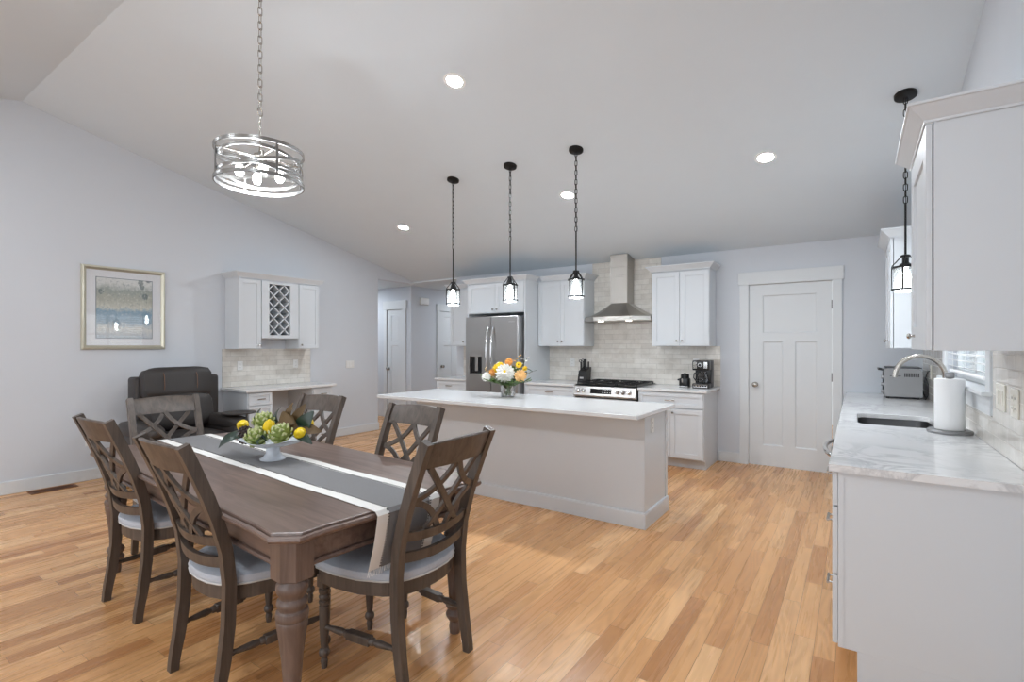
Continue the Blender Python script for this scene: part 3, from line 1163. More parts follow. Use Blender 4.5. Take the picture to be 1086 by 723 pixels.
LB = .86
leaf((-2.69, 1.62, .90), (-2.735, 1.62, 1.005), .034, 'leaf_green', 'dark green leaf standing left of the high artichoke top', (-.2, -1, .1))
leaf((-2.66, 1.62, .90), (-2.665, 1.66, 1.005), .020, 'leaf_brown', 'thin brown leaf pointing up behind the high artichoke', (.3, -1, 0))
leaf((-2.60, 1.62, .91), (-2.575, 1.60, 1.035), .026, 'leaf_brown', 'tall pointed brown leaf standing in the middle of the dish', (.3, -1, .2))
leaf((-2.68, 1.60, .93), (-2.47, 1.54, .955), .052, 'leaf_brown', 'broad brown leaf lying across the middle behind the upright lemon', (.2, -1, .6))
leaf((-2.60, 1.59, .95), (-2.44, 1.55, .915), .044, 'leaf_brown', 'brown leaf folding down behind the right artichoke', (.4, -1, .6))
leaf((-2.55, 1.62, .90), (-2.455, 1.60, 1.035), .034, 'leaf_brown', 'tall brown leaf with curled tip right of centre', (.5, -1, .2))
leaf((-2.48, 1.62, .885), (-2.385, 1.60, 1.0), .050, 'leaf_green', 'round dark green leaf at the right side of the dish', (.5, -1, .2))
leaf((-2.47, 1.60, .895), (-2.33, 1.61, .915), .036, 'leaf_brown', 'brown leaf reaching out over the right rim', (.1, -1, .7))
leaf((-2.47, 1.57, .885), (-2.33, 1.56, .865), .030, 'leaf_green', 'small dark leaf under the lemon at the right rim', (0, -.8, 1))
leaf((-2.78, 1.50, .865), (-3.01, 1.42, .800), .040, 'leaf_green', 'dark green leaf drooping over the left rim towards the runner', (.2, -.7, 1))
leaf((-2.80, 1.53, .870), (-3.09, 1.53, .812), .032, 'leaf_green', 'narrow green leaf reaching furthest left over the runner', (0, -.6, 1))
leaf((-2.78, 1.46, .868), (-2.91, 1.37, .805), .034, 'leaf_green', 'curled dark leaf hanging in front of the seed pod', (.3, -.9, .8))
leaf((-2.585, 1.47, .852), (-2.555, 1.40, .868), .024, 'leaf_green', 'small dark leaf between the two front artichokes', (-.2, -.8, .7))
leaf((-2.80, 1.56, .89), (-2.845, 1.57, 1.0), .020, 'leaf_green', 'slim dark green leaf standing up at the far left', (.3, -1, 0))

# ------------------------------------------------------------------ recliner
rc = thing('recliner', 'dark brown leather recliner with tan stitching in the corner by the desk', 'recliner', (-5.75, 2.33, 0))
mb = MB()
mb.box(-6.2, -5.98, 2.05, 2.855, .30, 1.035, .03, 3)
mb.build('back_shell', M['leather'], rc, True)
mb = MB()


def pillow(mb, c, sx, sy, sz, p=3.2, u=20, v=14, mx=None):
    tb = bmesh.new()
    bmesh.ops.create_uvsphere(tb, u_segments=u, v_segments=v, radius=1)
    for w in tb.verts:
        d = w.co
        k = (abs(d.x) ** p + abs(d.y) ** p + abs(d.z) ** p) ** (-1 / p)
        w.co = Vector((d.x * k * sx, d.y * k * sy, d.z * k * sz))
    mb._in(tb, Matrix.Translation(c) @ (mx or Matrix()))


pillow(mb, (-5.93, 2.405, .965), .105, .325, .165, 6, mx=Matrix.Rotation(-.15, 4, 'Y'))
hp = mb.build('headrest_cushion', M['leather'], rc, True)
mb = MB()
for y in (2.245, 2.555):
    mb.tube([(-5.97, y, 1.128), (-5.87, y, 1.11), (-5.818, y, 1.04), (-5.812, y, .95), (-5.83, y, .85)], .0035, 6)
mb.build('stitching', M['thread'], hp, True)
mb = MB()
pillow(mb, (-5.86, 2.41, .68), .10, .31, .19, 4, mx=Matrix.Rotation(-.15, 4, 'Y'))
mb.build('back_cushion', M['leather'], rc, True)
mb = MB()
pillow(mb, (-5.52, 2.355, .41), .34, .30, .09, 4)
mb.build('seat_cushion', M['leather'], rc, True)
mb = MB()
mb.box(-6.1, -5.24, 2.05, 2.63, .04, .33, .02, 2)
mb.build('base', M['leather'], rc, True)
mb = MB()
pillow(mb, (-5.205, 2.34, .27), .035, .30, .17, 5)
mb.build('footrest', M['leather'], rc, True)
for s, yc in ((-1, 1.97), (1, 2.74)):
    mb = MB()
    mb.box(-6.02, -5.26, yc - .08, yc + .08, .03, .54, .02, 2)
    pillow(mb, (-5.62, yc, .555), .40, .095, .07, 3.5)
    mb.build('armrest', M['leather'], rc, True)
tr = thing('swivel_tray', 'thin dark swivel tray standing over the right arm of the recliner', 'tray', (-5.42, 2.86, 0))
mb = MB()
mb.prism([(-5.42 + .17 * math.cos(a) * 1.0, 2.785 + .17 * math.sin(a)) for a in [2 * PI * i / 32 for i in range(32)]], .640, .655, .004)
mb.build('tray_top', M['leather'], tr, True)
MB().tube([(-5.42, 2.875, .02), (-5.42, 2.875, .64)], .012, 10).build('post', M['grey_metal'], tr, True)
MB().lathe([(0, 0), (.1, 0), (.1, .012), (.02, .02), (0, .02)], (-5.42, 2.945, 0), 24).build('foot', M['black'], tr, True)

# ------------------------------------------------------------------ desk nook on the left wall
bsp = MB().box(XL + .001, XL + .009, 3.086, 4.29, .846, 1.316).build('tile_backsplash', M['tile_x'])
tag(bsp, 'glossy beige subway tile panel on the left wall between desk and cabinets', 'backsplash')
DF = -5.84     # carcass front of the desk cabinets
DT = .845


def drawer_cab(y0, y1, label, zs):
    t = thing('desk_cabinet', label, 'cabinet', ((XL + DF) / 2, (y0 + y1) / 2, 0), 'drawer cabinets of the desk')
    mb = MB()
    mb.box(XL + .003, DF, y0, y1, .09, DT - .033, .001)
    mb.box(XL + .003, DF - .06, y0 + .002, y1 - .002, 0, .09)
    mb.build('body', M['cab'], t)
    for a, b in zs:
        d = shaker('+x', DF, y0 + .012, y1 - .012, a, b, .035, name='drawer', parent=t)
        pull('+x', DF, (y0 + y1) / 2, (a + b) / 2, d, .045, .022)


zz = [(.655, .798), (.475, .645), (.295, .465), (.105, .285)]
drawer_cab(3.10, 3.405, 'white desk drawer cabinet beside the recliner', zz)
drawer_cab(3.945, 4.25, 'white desk drawer cabinet nearer the hall opening', zz)
tag(MB().box(XL + .003, XL + .02, 3.407, 3.943, .12, DT - .033).build('desk_back_panel', M['cab']), 'pale panel at the back of the desk knee space', 'panel')
tag(MB().box(XL + .003, -5.79, 3.065, 4.285, DT - .031, DT, .003).build('desk_countertop', M['quartz']), 'white quartz desk top below the wine rack', 'countertop')

UF = -6.10
ZT = 2.178


def up_cab_left(y0, y1, z0, label, knob_y):
    t = thing('wall_cabinet', label, 'cabinet', ((XL + UF) / 2, (y0 + y1) / 2, z0), 'cabinets over the desk')
    MB().box(XL + .003, UF, y0 + .0005, y1 - .0005, z0, ZT, .001).build('body', M['cab'], t)
    d = shaker('+x', UF, y0 + .004, y1 - .004, z0 + .004, ZT - .012, .05, name='door', parent=t)
    knob('+x', UF, knob_y, z0 + .05, d)


up_cab_left(3.124, 3.404, 1.318, 'white upper cabinet with one door, left of the wine rack', 3.377)
up_cab_left(3.914, 4.212, 1.318, 'white upper cabinet with one door, right of the wine rack', 3.945)
wr = thing('wine_rack', 'white wine rack cabinet with a diagonal lattice between the two upper cabinets', 'wine rack', ((XL + UF) / 2, 3.66, 1.447))
y0, y1, z0 = 3.4055, 3.9125, 1.447
a, b, c, d = 3.505, 3.79, 1.492, 2.132
mb = MB()
mb.box(XL + .003, UF, y0, a - .003, z0, ZT)
mb.box(XL + .003, UF, b + .003, y1, z0, ZT)
mb.box(XL + .003, UF, a - .003, b + .003, z0, c - .003)
mb.box(XL + .003, UF, a - .003, b + .003, d + .003, ZT)
mb.box(XL + .003, XL + .02, a - .003, b + .003, c - .003, d + .003)
mb.build('body', M['cab'], wr)
mb = MB()
for u0_, u1_, v0_, v1_ in ((y0 + .004, a, z0 + .004, ZT - .012), (b, y1 - .004, z0 + .004, ZT - .012), (a, b, z0 + .004, c), (a, b, d, ZT - .012)):
    fbox(mb, '+x', UF, u0_, u1_, v0_, v1_, .001, .02, .001)
mb.build('face_frame', M['cab'], wr)
mb = MB()
step = (b - a) / 2
for sgn in (1, -1):
    k = -8
    while k < 14:
        # line: z = c + k*step + sgn*(y-a)
        pts = []
        for yy in (a, b):
            pts.append((yy, c + k * step + (yy - a if sgn > 0 else (b - yy))))
        (ya, za), (yb, zb) = pts
        f0, f1 = 0.0, 1.0
        dz = zb - za
        lo, hi = sorted(((c - za) / dz, (d - za) / dz))
        f0, f1 = max(0, lo), min(1, hi)
        if f1 - f0 > .05:
            p = Vector((UF - .004, ya + (yb - ya) * f0, za + dz * f0))
            q = Vector((UF - .004, ya + (yb - ya) * f1, za + dz * f1))
            mb.ribbon([p, q], .0065, .007, (1, 0, 0))
            dd = Vector((-.24, 0, 0))
            mid = Vector((-.13, 0, 0))
            mb.ribbon([p + mid, q + mid], .004, .12, (1, 0, 0))
        k += 1
mb.build('lattice', M['cab'], wr)
tag(crown([(XL + .003, 3.122), (UF + .02, 3.122), (UF + .02, 4.214), (XL + .003, 4.214)], ZT, 2.247, .052).build('crown_molding', M['cab'], None, True), 'white crown moulding on the cabinets over the desk', 'moulding')


# ------------------------------------------------------------------ plates, picture, register
def wall_plate(label, cat, face, base, u, v, w=.07, h=.112, kind='outlet', gangs=1, mat='plastic'):
    nm = {'outlet': 'wall_outlet', 'switch': 'light_switch'}[kind]
    t = thing(nm, label, cat, fpt(face, base, u, v, 0))
    mb = MB()
    fbox(mb, face, base, u - w / 2, u + w / 2, v - h / 2, v + h / 2, 0.0005, .006, .002)
    mb.build('cover_plate', M[mat], t)
    for g in range(gangs):
        uu = u + (g - (gangs - 1) / 2) * .046
        if kind == 'outlet':
            mb = MB()
            for s in (-1, 1):
                fbox(mb, face, base, uu - .016, uu + .016, v + s * .021 - .014, v + s * .021 + .014, .005, .0075, .002)
            sk = mb.build('sockets', M[mat], t)
            mb = MB()
            for s in (-1, 1):
                for q in (-.006, .006):
                    fbox(mb, face, base, uu + q - .001, uu + q + .001, v + s * .021 - .004, v + s * .021 + .005, .007, .0079)
            mb.build('slots', M['dark'], sk)
        else:
            mb = MB()
            fbox(mb, face, base, uu - .0165, uu + .0165, v - .033, v + .033, .005, .0085, .002)
            mb.build('rocker', M[mat], t)
    return t


wall_plate('white outlet in the desk backsplash on the recliner side', 'outlet', '+x', XL + .009, 3.30, 1.106)
wall_plate('white outlet in the desk backsplash on the hall side', 'outlet', '+x', XL + .009, 4.061, 1.110)
wall_plate('white light switch plate on the blue-grey wall right of the desk', 'switch', '+x', XL, 4.971, 1.073, .15, .112, 'switch', 3)
wall_plate('white outlet low on the left wall behind the recliner', 'outlet', '+x', XL, 1.80, .40)

pic = thing('framed_picture', 'framed garden print in a pale gold frame on the left wall', 'picture', (XL, 2.1, 1.32))
PX = XL + .001
pa, pb, pz0, pz1 = 1.727, 2.468, 1.318, 2.176
mb = MB()
fw = .042
prof = [(0, 0), (0, .018), (.008, .03), (.02, .032), (.032, .022), (.038, .016), (fw, .014), (fw, 0)]
corners = [(pa, pz0, 1, 1), (pb, pz0, -1, 1), (pb, pz1, -1, -1), (pa, pz1, 1, -1)]
mb.loft([[(PX + w, y + sy * i, z + sz * i) for i, w in prof] for y, z, sy, sz in corners], loop=True)
mb.build('frame', M['gold'], pic)
MB().box(PX, PX + .008, pa + .03, pb - .03, pz0 + .03, pz1 - .03).build('mat_board', M['mat'], pic)
ia, ib, iz0, iz1 = 1.852, 2.342, 1.437, 2.058
MB().box(PX + .002, PX + .0095, ia - .005, ib + .005, iz0 - .005, iz1 + .005).build('inner_mat', M['matline'], pic)
MB().box(PX + .003, PX + .011, ia, ib, iz0, iz1).build('print', M['print'], pic)
MB().box(PX + .0125, PX + .014, pa + .036, pb - .036, pz0 + .036, pz1 - .036).build('glass', M['glass'], pic)

rg = thing('floor_register', 'brown slotted floor register beside the left baseboard', 'vent', (-6.26, 1.49, 0))
mb = MB()
for x0, x1, y0, y1 in ((-6.345, -6.325, 1.32, 1.66), (-6.215, -6.195, 1.32, 1.66), (-6.325, -6.215, 1.32, 1.345), (-6.325, -6.215, 1.635, 1.66)):
    mb.box(x0, x1, y0, y1, .0005, .006, .001)
mb.build('frame', M['bronze_vent'], rg)
mb = MB()
for i in range(24):
    y = 1.349 + i * .0122
    mb.box(-6.325, -6.215, y, y + .005, .0005, .005)
mb.build('louvres', M['bronze_vent'], rg)
MB().box(-6.325, -6.215, 1.345, 1.635, .0002, .001).build('duct_opening', M['dark'], rg)

ch = thing('door_chime', 'white box mounted high on the hall wall beside the hall door', 'door chime', (-6.75, 6.915, 2.12))
mb = MB()
mb.box(-6.75, -6.70, 6.80, 7.03, 2.125, 2.26, .018, 3)
mb.build('cover', M['plastic'], ch, True)
mb = MB()
for i in range(5):
    mb.box(-6.701, -6.698, 6.84 + i * .035, 6.86 + i * .035, 2.135, 2.14)
mb.build('grille', M['cabin'], ch)


# ------------------------------------------------------------------ kitchen run along the far wall
CT = .8735
BF = 5.67      # base carcass front
UFY = 5.997    # upper carcass front
ZU = 2.238


def body_base(t, x0, x1):
    mb = MB()
    mb.box(x0, x1, BF, YF - .012, .1, CT - .032, .001)
    mb.box(x0 + .001, x1 - .0, BF + .065, YF - .012, 0, .1)
    return mb.build('body', M['cab'], t)


t = thing('base_cabinet', 'white base cabinet with one wide drawer right of the range', 'cabinet', (-1.72, 5.98, 0), 'base cabinets along the kitchen wall')
body_base(t, -2.09, -1.357)
d = shaker('-y', BF, -2.085, -1.366, .668, .832, .045, name='drawer', parent=t)
pull('-y', BF, -1.72, .75, d)
for a, b, kx in ((-2.085, -1.728, -1.76), (-1.723, -1.366, -1.69)):
    d = shaker('-y', BF, a, b, .115, .655, .055, name='door', parent=t)
    knob('-y', BF, kx, .615, d)
t = thing('base_cabinet', 'white base cabinet between the refrigerator panel and the range', 'cabinet', (-3.27, 5.98, 0), 'base cabinets along the kitchen wall')
body_base(t, -3.645, -2.90)
d = shaker('-y', BF, -3.64, -2.906, .668, .832, .045, name='drawer', parent=t)
pull('-y', BF, -3.27, .765, d)
for a, b, kx in ((-3.64, -3.276, -3.31), (-3.27, -2.906, -3.24)):
    d = shaker('-y', BF, a, b, .115, .655, .055, name='door', parent=t)
    knob('-y', BF, kx, .615, d)
t = thing('base_cabinet', 'white base cabinet at the left end of the kitchen beside the refrigerator', 'cabinet', (-4.95, 5.98, 0), 'base cabinets along the kitchen wall')
body_base(t, -5.25, -4.655)
d = shaker('-y', BF, -5.245, -4.66, .668, .832, .045, name='drawer', parent=t)
pull('-y', BF, -4.98, .765, d)
d = shaker('-y', BF, -5.245, -4.66, .115, .655, .055, name='door', parent=t)
knob('-y', BF, -4.71, .615, d)
for x0, x1, lb in ((-2.093, -1.325, 'white quartz countertop under the coffee maker'), (-3.646, -2.898, 'white quartz countertop under the knife block'), (-5.27, -4.653, 'white quartz countertop left of the refrigerator')):
    tag(MB().box(x0, x1, 5.635, YF - .011, CT - .03, CT, .003).build('countertop', M['quartz']), lb, 'countertop')


def upper(x0, x1, label, doors, z0=1.352):
    t = thing('wall_cabinet', label, 'cabinet', ((x0 + x1) / 2, 6.15, z0), 'upper cabinets along the kitchen wall')
    MB().box(x0, x1, UFY, YF - .012, z0, ZU, .001).build('body', M['cab'], t)
    for a, b, kx in doors:
        d = shaker('-y', UFY, a, b, z0 + .003, ZU - .012, .058, name='door', parent=t)
        knob('-y', UFY, kx, z0 + .065, d)
    return t


upper(-3.646, -2.945, 'white two-door upper cabinet between the refrigerator and the hood', [(-3.64, -3.297, -3.325), (-3.293, -2.95, -3.265)])
upper(-2.04, -1.375, 'white two-door upper cabinet right of the hood above the coffee maker', [(-2.035, -1.710, -1.738), (-1.706, -1.38, -1.678)])
upper(-5.262, -4.653, 'white upper cabinet left of the refrigerator', [(-5.257, -4.659, -4.98)])

# refrigerator enclosure
t = thing('refrigerator_surround', 'white tall panel and over-refrigerator cabinet with two doors', 'cabinet', (-4.15, 5.98, 0))
FB = 5.68
MB().box(-3.672, -3.650, FB - .015, YF - .003, 0, ZU, .001).build('side_panel', M['cab'], t)
MB().box(-4.650, -4.630, FB - .015, YF - .003, 0, ZU, .001).build('side_panel', M['cab'], t)
MB().box(-4.630, -3.672, FB, YF - .003, 1.81, ZU, .001).build('body', M['cab'], t)
for a, b, kx in ((-4.626, -4.153, -4.185), (-4.149, -3.676, -4.115)):
    d = shaker('-y', FB, a, b, 1.816, ZU - .012, .058, name='door', parent=t)
    knob('-y', FB, kx, 1.865, d)

tag(crown([(-4.652, 5.93), (-4.652, FB - .018), (-3.648, FB - .018), (-3.648, 5.925)], ZU, 2.305, .06).build('crown_molding', M['cab'], None, True), 'white crown moulding on the cabinet over the refrigerator', 'moulding')
tag(crown([(-3.583, UFY - .02), (-2.943, UFY - .02), (-2.943, YF - .012)], ZU, 2.305, .06).build('crown_molding', M['cab'], None, True), 'white crown moulding on the upper cabinet left of the hood', 'moulding')
tag(crown([(-2.042, YF - .012), (-2.042, UFY - .02), (-1.373, UFY - .02), (-1.373, YF - .012)], ZU, 2.305, .06).build('crown_molding', M['cab'], None, True), 'white crown moulding on the upper cabinet right of the hood', 'moulding')
tag(crown([(-5.264, YF - .012), (-5.264, UFY - .02), (-4.717, UFY - .02)], ZU, 2.305, .06).build('crown_molding', M['cab'], None, True), 'white crown moulding left of the refrigerator', 'moulding')

# far backsplash, one L-shaped sheet
mb = MB()
TY0, TY1 = YF - .010, YF - .001
mb.box(-3.648, -1.324, TY0, TY1, CT + .001, 1.351)
mb.box(-2.972, -2.03, TY0, TY1, 1.351, cz(YF) - .002)
tag(mb.build('tile_backsplash', M['tile_y']), 'glossy beige subway tile sheet rising behind the range hood', 'backsplash')
tag(MB().box(-5.25, -4.655, TY0, TY1, CT + .001, 1.351).build('tile_backsplash', M['tile_y']), 'glossy beige subway tile sheet left of the refrigerator', 'backsplash')
wall_plate('white outlet in the backsplash beside the knife block', 'outlet', '-y', TY0, -3.275, 1.127)
wall_plate('white outlet in the backsplash behind the coffee maker', 'outlet', '-y', TY0, -1.60, 1.146)

# refrigerator
fr = thing('refrigerator', 'stainless french-door refrigerator with water dispenser', 'refrigerator', (-4.125, 5.9, 0))
MB().box(-4.565, -3.69, 5.60, 6.26, .02, 1.745, .004).build('body', M['grey_metal'], fr)
MB().box(-4.55, -3.70, 5.58, 5.61, .0, .06).build('kick_plate', M['black'], fr)
for i, (a, b) in enumerate(((-4.57, -4.128), (-4.122, -3.682))):
    mb = MB()
    if i == 0:
        da, db, dz0, dz1 = -4.50, -4.285, .955, 1.335
        for u0_, u1_, v0_, v1_ in ((a, da, .64, 1.757), (db, b, .64, 1.757), (da, db, .64, dz0), (da, db, dz1, 1.757)):
            mb.box(u0_, u1_, 5.53, 5.595, v0_, v1_)
        mb.box(da, db, 5.585, 5.595, dz0, dz1)
        dr = mb.build('door', M['steel_v'], fr, label='left stainless door with a water dispenser')
        MB().box(da, db, 5.531, 5.545, 1.235, dz1).build('dispenser_panel', M['steel_v'], dr)
        MB().box(da, db, 5.575, 5.584, dz0, 1.235).build('dispenser_recess', M['blackglass'], dr)
        m2 = MB()
        m2.box(da + .075, db - .09, 5.555, 5.573, dz0 + .05, 1.235, .004)
        m2.box(da, db, 5.53, 5.58, 1.205, 1.235, .004)
        m2.box(da, db, 5.53, 5.58, dz0, dz0 + .015, .003)
        m2.build('dispenser_nozzle', M['steel'], dr)
    else:
        mb.box(a, b, 5.53, 5.595, .64, 1.757, .006, 2)
        dr = mb.build('door', M['steel_v'], fr, label='right plain stainless door')
        m2 = MB()
        m2.box(-3.83, -3.735, 5.5285, 5.5305, 1.672, 1.686, .001)
        m2.build('nameplate', M['tag'], dr)
    hx = -4.165 if i == 0 else -4.083
    pts = []
    for k in range(13):
        f = k / 12
        pts.append((hx, 5.53 - .012 - .052 * math.sin(PI * f) ** .5, .88 + .73 * f))
    MB().tube(pts, .013, 10).build('handle', M['chrome'], dr, True)
mb = MB()
mb.box(-4.57, -3.682, 5.53, 5.595, .07, .63, .006, 2)
dr = mb.build('freezer_drawer', M['steel_v'], fr)
mb = MB()
mb.tube([(-4.5, 5.528, .56), (-4.49, 5.48, .56), (-3.76, 5.48, .56), (-3.75, 5.528, .56)], .012, 10)
mb.build('handle', M['chrome'], dr, True)

# range
rg = thing('range', 'stainless slide-in gas range with black grates under the hood', 'stove', (-2.495, 5.95, 0))
RX0, RX1 = -2.893, -2.098
mb = MB()
mb.box(RX0, RX1, 5.64, 6.285, .09, .85)
mb.box(RX0 + .02, RX1 - .02, 5.69, 6.28, .0, .09)
mb.build('body', M['black'], rg)
mb = MB()
mb.loft([[(x, 5.60, .735), (x, 5.575, .755), (x, 5.605, .862), (x, 5.64, .868), (x, 5.66, .868), (x, 5.66, .735)] for x in (RX0, RX1)])
cp = mb.build('control_panel', M['steel'], rg)
nrm = Vector((0, -.107, .03)).normalized()


def cpt(x, f, w=0.0):
    return Vector((x, 5.575 + .03 * f, .755 + .107 * f)) + nrm * w


for x in (-2.825, -2.757, -2.318, -2.245, -2.172):
    mb = MB()
    mb.lathe([(.026, 0), (.026, .006), (.022, .008), (.02, .03), (.017, .034), (0, .035)], cpt(x, .5), 20, nrm)
    mb.box(-.004, .004, -.018, .018, .03, .04, .001, mx=Matrix.Translation(cpt(x, .5)) @ nrm.to_track_quat('Z', 'Y').to_matrix().to_4x4())
    mb.build('control_knob', M['chrome'], cp, True)
q = nrm.to_track_quat('Z', 'Y').to_matrix().to_4x4()
MB().box(-.135, .135, -.03, .03, -.002, .003, .001, mx=Matrix.Translation(cpt(-2.53, .5)) @ q).build('display', M['blackglass'], cp)
mb = MB()
for i in range(4):
    for j in range(2):
        mb.box(-.006, .006, -.005, .005, .0025, .004, mx=Matrix.Translation(cpt(-2.50 + i * .03, .38 + .26 * j)) @ q)
mb.build('display_keys', M['tag'], cp)
mb = MB()
mb.box(RX0 + .004, RX1 - .004, 5.60, 5.64, .27, .722, .004)
od = mb.build('oven_door', M['steel'], rg)
MB().box(RX0 + .12, RX1 - .12, 5.598, 5.602, .35, .60).build('oven_window', M['blackglass'], od)
mb = MB()
mb.tube([(RX0 + .06, 5.60, .685), (RX0 + .06, 5.55, .685), (RX1 - .06, 5.55, .685), (RX1 - .06, 5.60, .685)], .012, 10)
mb.build('handle', M['chrome'], od, True)
MB().box(RX0 + .004, RX1 - .004, 5.61, 5.64, .10, .26, .004).build('storage_drawer', M['steel'], rg)
MB().box(RX0 - .004, RX1 + .004, 5.645, 6.285, .875, .882, .002).build('cooktop', M['black'], rg)
for k in range(3):
    x0 = RX0 + .012 + k * .258
    x1 = x0 + .253
    mb = MB()
    ya, yb = 5.665, 6.255
    for x in (x0, x1 - .012):
        mb.box(x, x + .012, ya, yb, .898, .912, .002)
    for y in (ya, (ya + yb) / 2 - .006, yb - .012):
        mb.box(x0 + .012, x1 - .012, y, y + .012, .898, .912, .002)
    for y in (ya + .148, yb - .148):
        mb.box(x0 + .012, x0 + .09, y - .005, y + .005, .898, .912, .002)
        mb.box(x1 - .09, x1 - .012, y - .005, y + .005, .898, .912, .002)
        mb.box((x0 + x1) / 2 - .005, (x0 + x1) / 2 + .005, y - .12, y - .045, .898, .912, .002)
        mb.box((x0 + x1) / 2 - .005, (x0 + x1) / 2 + .005, y + .045, y + .12, .898, .912, .002)
    for x in (x0 + .001, x1 - .012):
        for y in (ya + .001, yb - .012):
            mb.box(x, x + .011, y, y + .011, .882, .9)
    mb.build('grate', M['iron'], rg)
for k in range(3):
    for y in (5.813, 6.107):
        mb = MB()
        mb.lathe([(.045, 0), (.043, .006), (.03, .008), (.03, .012), (0, .013)], (RX0 + .139 + k * .258, y, .882), 20)
        mb.build('burner', M['iron'], rg, True)

# hood
hd = thing('range_hood', 'stainless chimney range hood above the stove', 'range hood', (-2.495, 6.1, 1.68))
mb = MB()
cxh = -2.4935
plan0 = [(-2.935, TY0), (-2.935, 5.985), (-2.735, 5.82), (-2.252, 5.82), (-2.052, 5.985), (-2.052, TY0)]
chx0, chx1, chy = -2.608, -2.384, 6.065
plan1 = [(chx0 - .004, TY0), (chx0 - .004, chy + .02), (chx0 + .02, chy - .004), (chx1 - .02, chy - .004), (chx1 + .004, chy + .02), (chx1 + .004, TY0)]
rings = []
for f, z in ((0, 1.668), (0, 1.718)):
    rings.append([(x, y, z) for x, y in plan0])
for i in range(1, 7):
    f = i / 6
    k = f ** .82
    z = 1.718 + .18 * (f ** 1.12)
    rings.append([(a[0] + (b[0] - a[0]) * k, a[1] + (b[1] - a[1]) * k, z) for a, b in zip(plan0, plan1)])
mb.loft(rings)
mb.build('canopy', M['steel_hood'], hd)
MB().box(chx0, chx1, chy, TY0, 1.898, 2.36, .002).build('chimney', M['steel_hood'], hd)
MB().box(chx0 - .004, chx1 + .004, chy - .004, TY0, 2.36, cz(chy) - .012, .002).build('chimney_sleeve', M['steel_hood'], hd)
for x in (-2.68, -2.31):
    MB().lathe([(0, -.004), (.035, -.004), (.035, 0.001), (0, .001)], (x, 5.93, 1.666), 20).build('hood_lamp', glow('hood_lamp_lens', (255, 248, 236), 10), hd)

# knife block
kb = thing('knife_block', 'dark knife block with steel-trimmed knives left of the range', 'knife block', (-2.985, 6.08, CT))
mb = MB()
mb.loft([[(x, 5.99, CT), (x, 6.15, CT), (x, 6.17, CT + .20), (x, 6.03, CT + .15)] for x in (-3.045, -2.93)])
mb.build('block', M['black'], kb)
mb = MB()
for x, y, h in ((-3.03, 6.07, .13), (-3.0, 6.10, .16), (-2.965, 6.08, .17), (-2.945, 6.12, .12), (-3.02, 6.14, .1)):
    z0_ = CT + .15 + (y - 6.03) / .14 * .05
    mb.box(x - .009, x + .009, y - .012, y + .012, z0_, z0_ + h - .03, .003, mx=Matrix())
mb.build('knife_handles', M['black'], kb)
MB().box(-3.015, -2.965, 5.999, 6.006, CT + .05, CT + .072).build('nameplate', M['tag'], kb)
mb = MB()
mb.torus((-3.0, 6.06, CT + .29), .016, .005, (0, 1, 0.2), 16, 6)
mb.torus((-3.035, 6.06, CT + .28), .016, .005, (0, 1, 0.2), 16, 6)
mb.tube([(-3.0, 6.06, CT + .275), (-3.01, 6.075, CT + .17)], .005, 6)
mb.build('scissors', M['black'], kb, True)

# coffee maker
cm = thing('coffee_maker', 'black drip coffee maker with steel trim at the counter end', 'coffee maker', (-1.46, 6.0, CT))
mb = MB()
x0, x1, y0, y1 = -1.545, -1.365, 5.90, 6.16
mb.box(x0, x1, 6.03, y1, CT, CT + .315, .012, 2)
mb.box(x0, x1, y0, 6.03, CT + .205, CT + .315, .01, 2)
mb.box(x0, x1, y0, 6.03, CT, CT + .055, .008, 2)
mb.build('body', M['black'], cm, True)
MB().box(x0 + .012, x0 + .05, y0 - .003, y0 + .004, CT + .225, CT + .30, .002).build('trim', M['chrome'], cm)
MB().box(x1 - .055, x1 - .012, y0 - .003, y0 + .004, CT + .225, CT + .30, .002).build('trim', M['chrome'], cm)
mb = MB()
mb.box(x0 + .012, x1 - .012, y0 - .003, y0 + .004, CT + .01, CT + .046, .002)
bt = mb.build('button_panel', M['chrome'], cm)
mb = MB()
for i in range(5):
    mb.box(x0 + .022 + i * .03, x0 + .036 + i * .03, y0 - .005, y0 - .002, CT + .02, CT + .036)
mb.build('buttons', M['black'], bt)
mb = MB()
mb.lathe([(.016, -.004), (.024, -.004), (.024, .004), (.016, .004)], ((x0 + x1) / 2 - .006, y0 - .001, CT + .265), 20, (0, -1, 0), loop=True)
mb.build('dial', M['chrome'], cm, True)
mb = MB()
mb.lathe([(.04, .057), (.055, .062), (.06, .1), (.05, .15), (.036, .175), (.04, .19), (.037, .19), (.033, .175), (.047, .148), (.056, .1), (.05, .066), (0, .063)], ((x0 + x1) / 2 + .01, 5.965, CT), 24)
mb.build('carafe', M['glass'], cm, True)
MB().lathe([(0, .066), (.05, .066), (.055, .1), (.054, .11), (0, .11)], ((x0 + x1) / 2 + .01, 5.965, CT), 24).build('coffee', M['dark'], cm, True)
xx = (x0 + x1) / 2 + .01
MB().ribbon([(xx - .04, 5.93, CT + .18), (xx - .08, 5.912, CT + .17), (xx - .085, 5.91, CT + .12), (xx - .06, 5.925, CT + .08)], .01, .006, (1, .3, 0)).build('carafe_handle', M['black'], cm)
gd = thing('coffee_grinder', 'small squat black kitchen appliance between the stove and the coffee maker', 'grinder', (-1.655, 6.0, CT))
mb = MB()
mb.box(-1.705, -1.595, 5.93, 6.05, CT + .006, CT + .11, .02, 3)
mb.box(-1.70, -1.60, 5.935, 6.045, CT, CT + .012)
mb.build('body', M['black'], gd, True)
MB().lathe([(.048, 0), (.048, .035), (.04, .045), (.012, .047), (.012, .055), (0, .056)], (-1.65, 5.99, CT + .11), 24).build('lid', M['black'], gd, True)
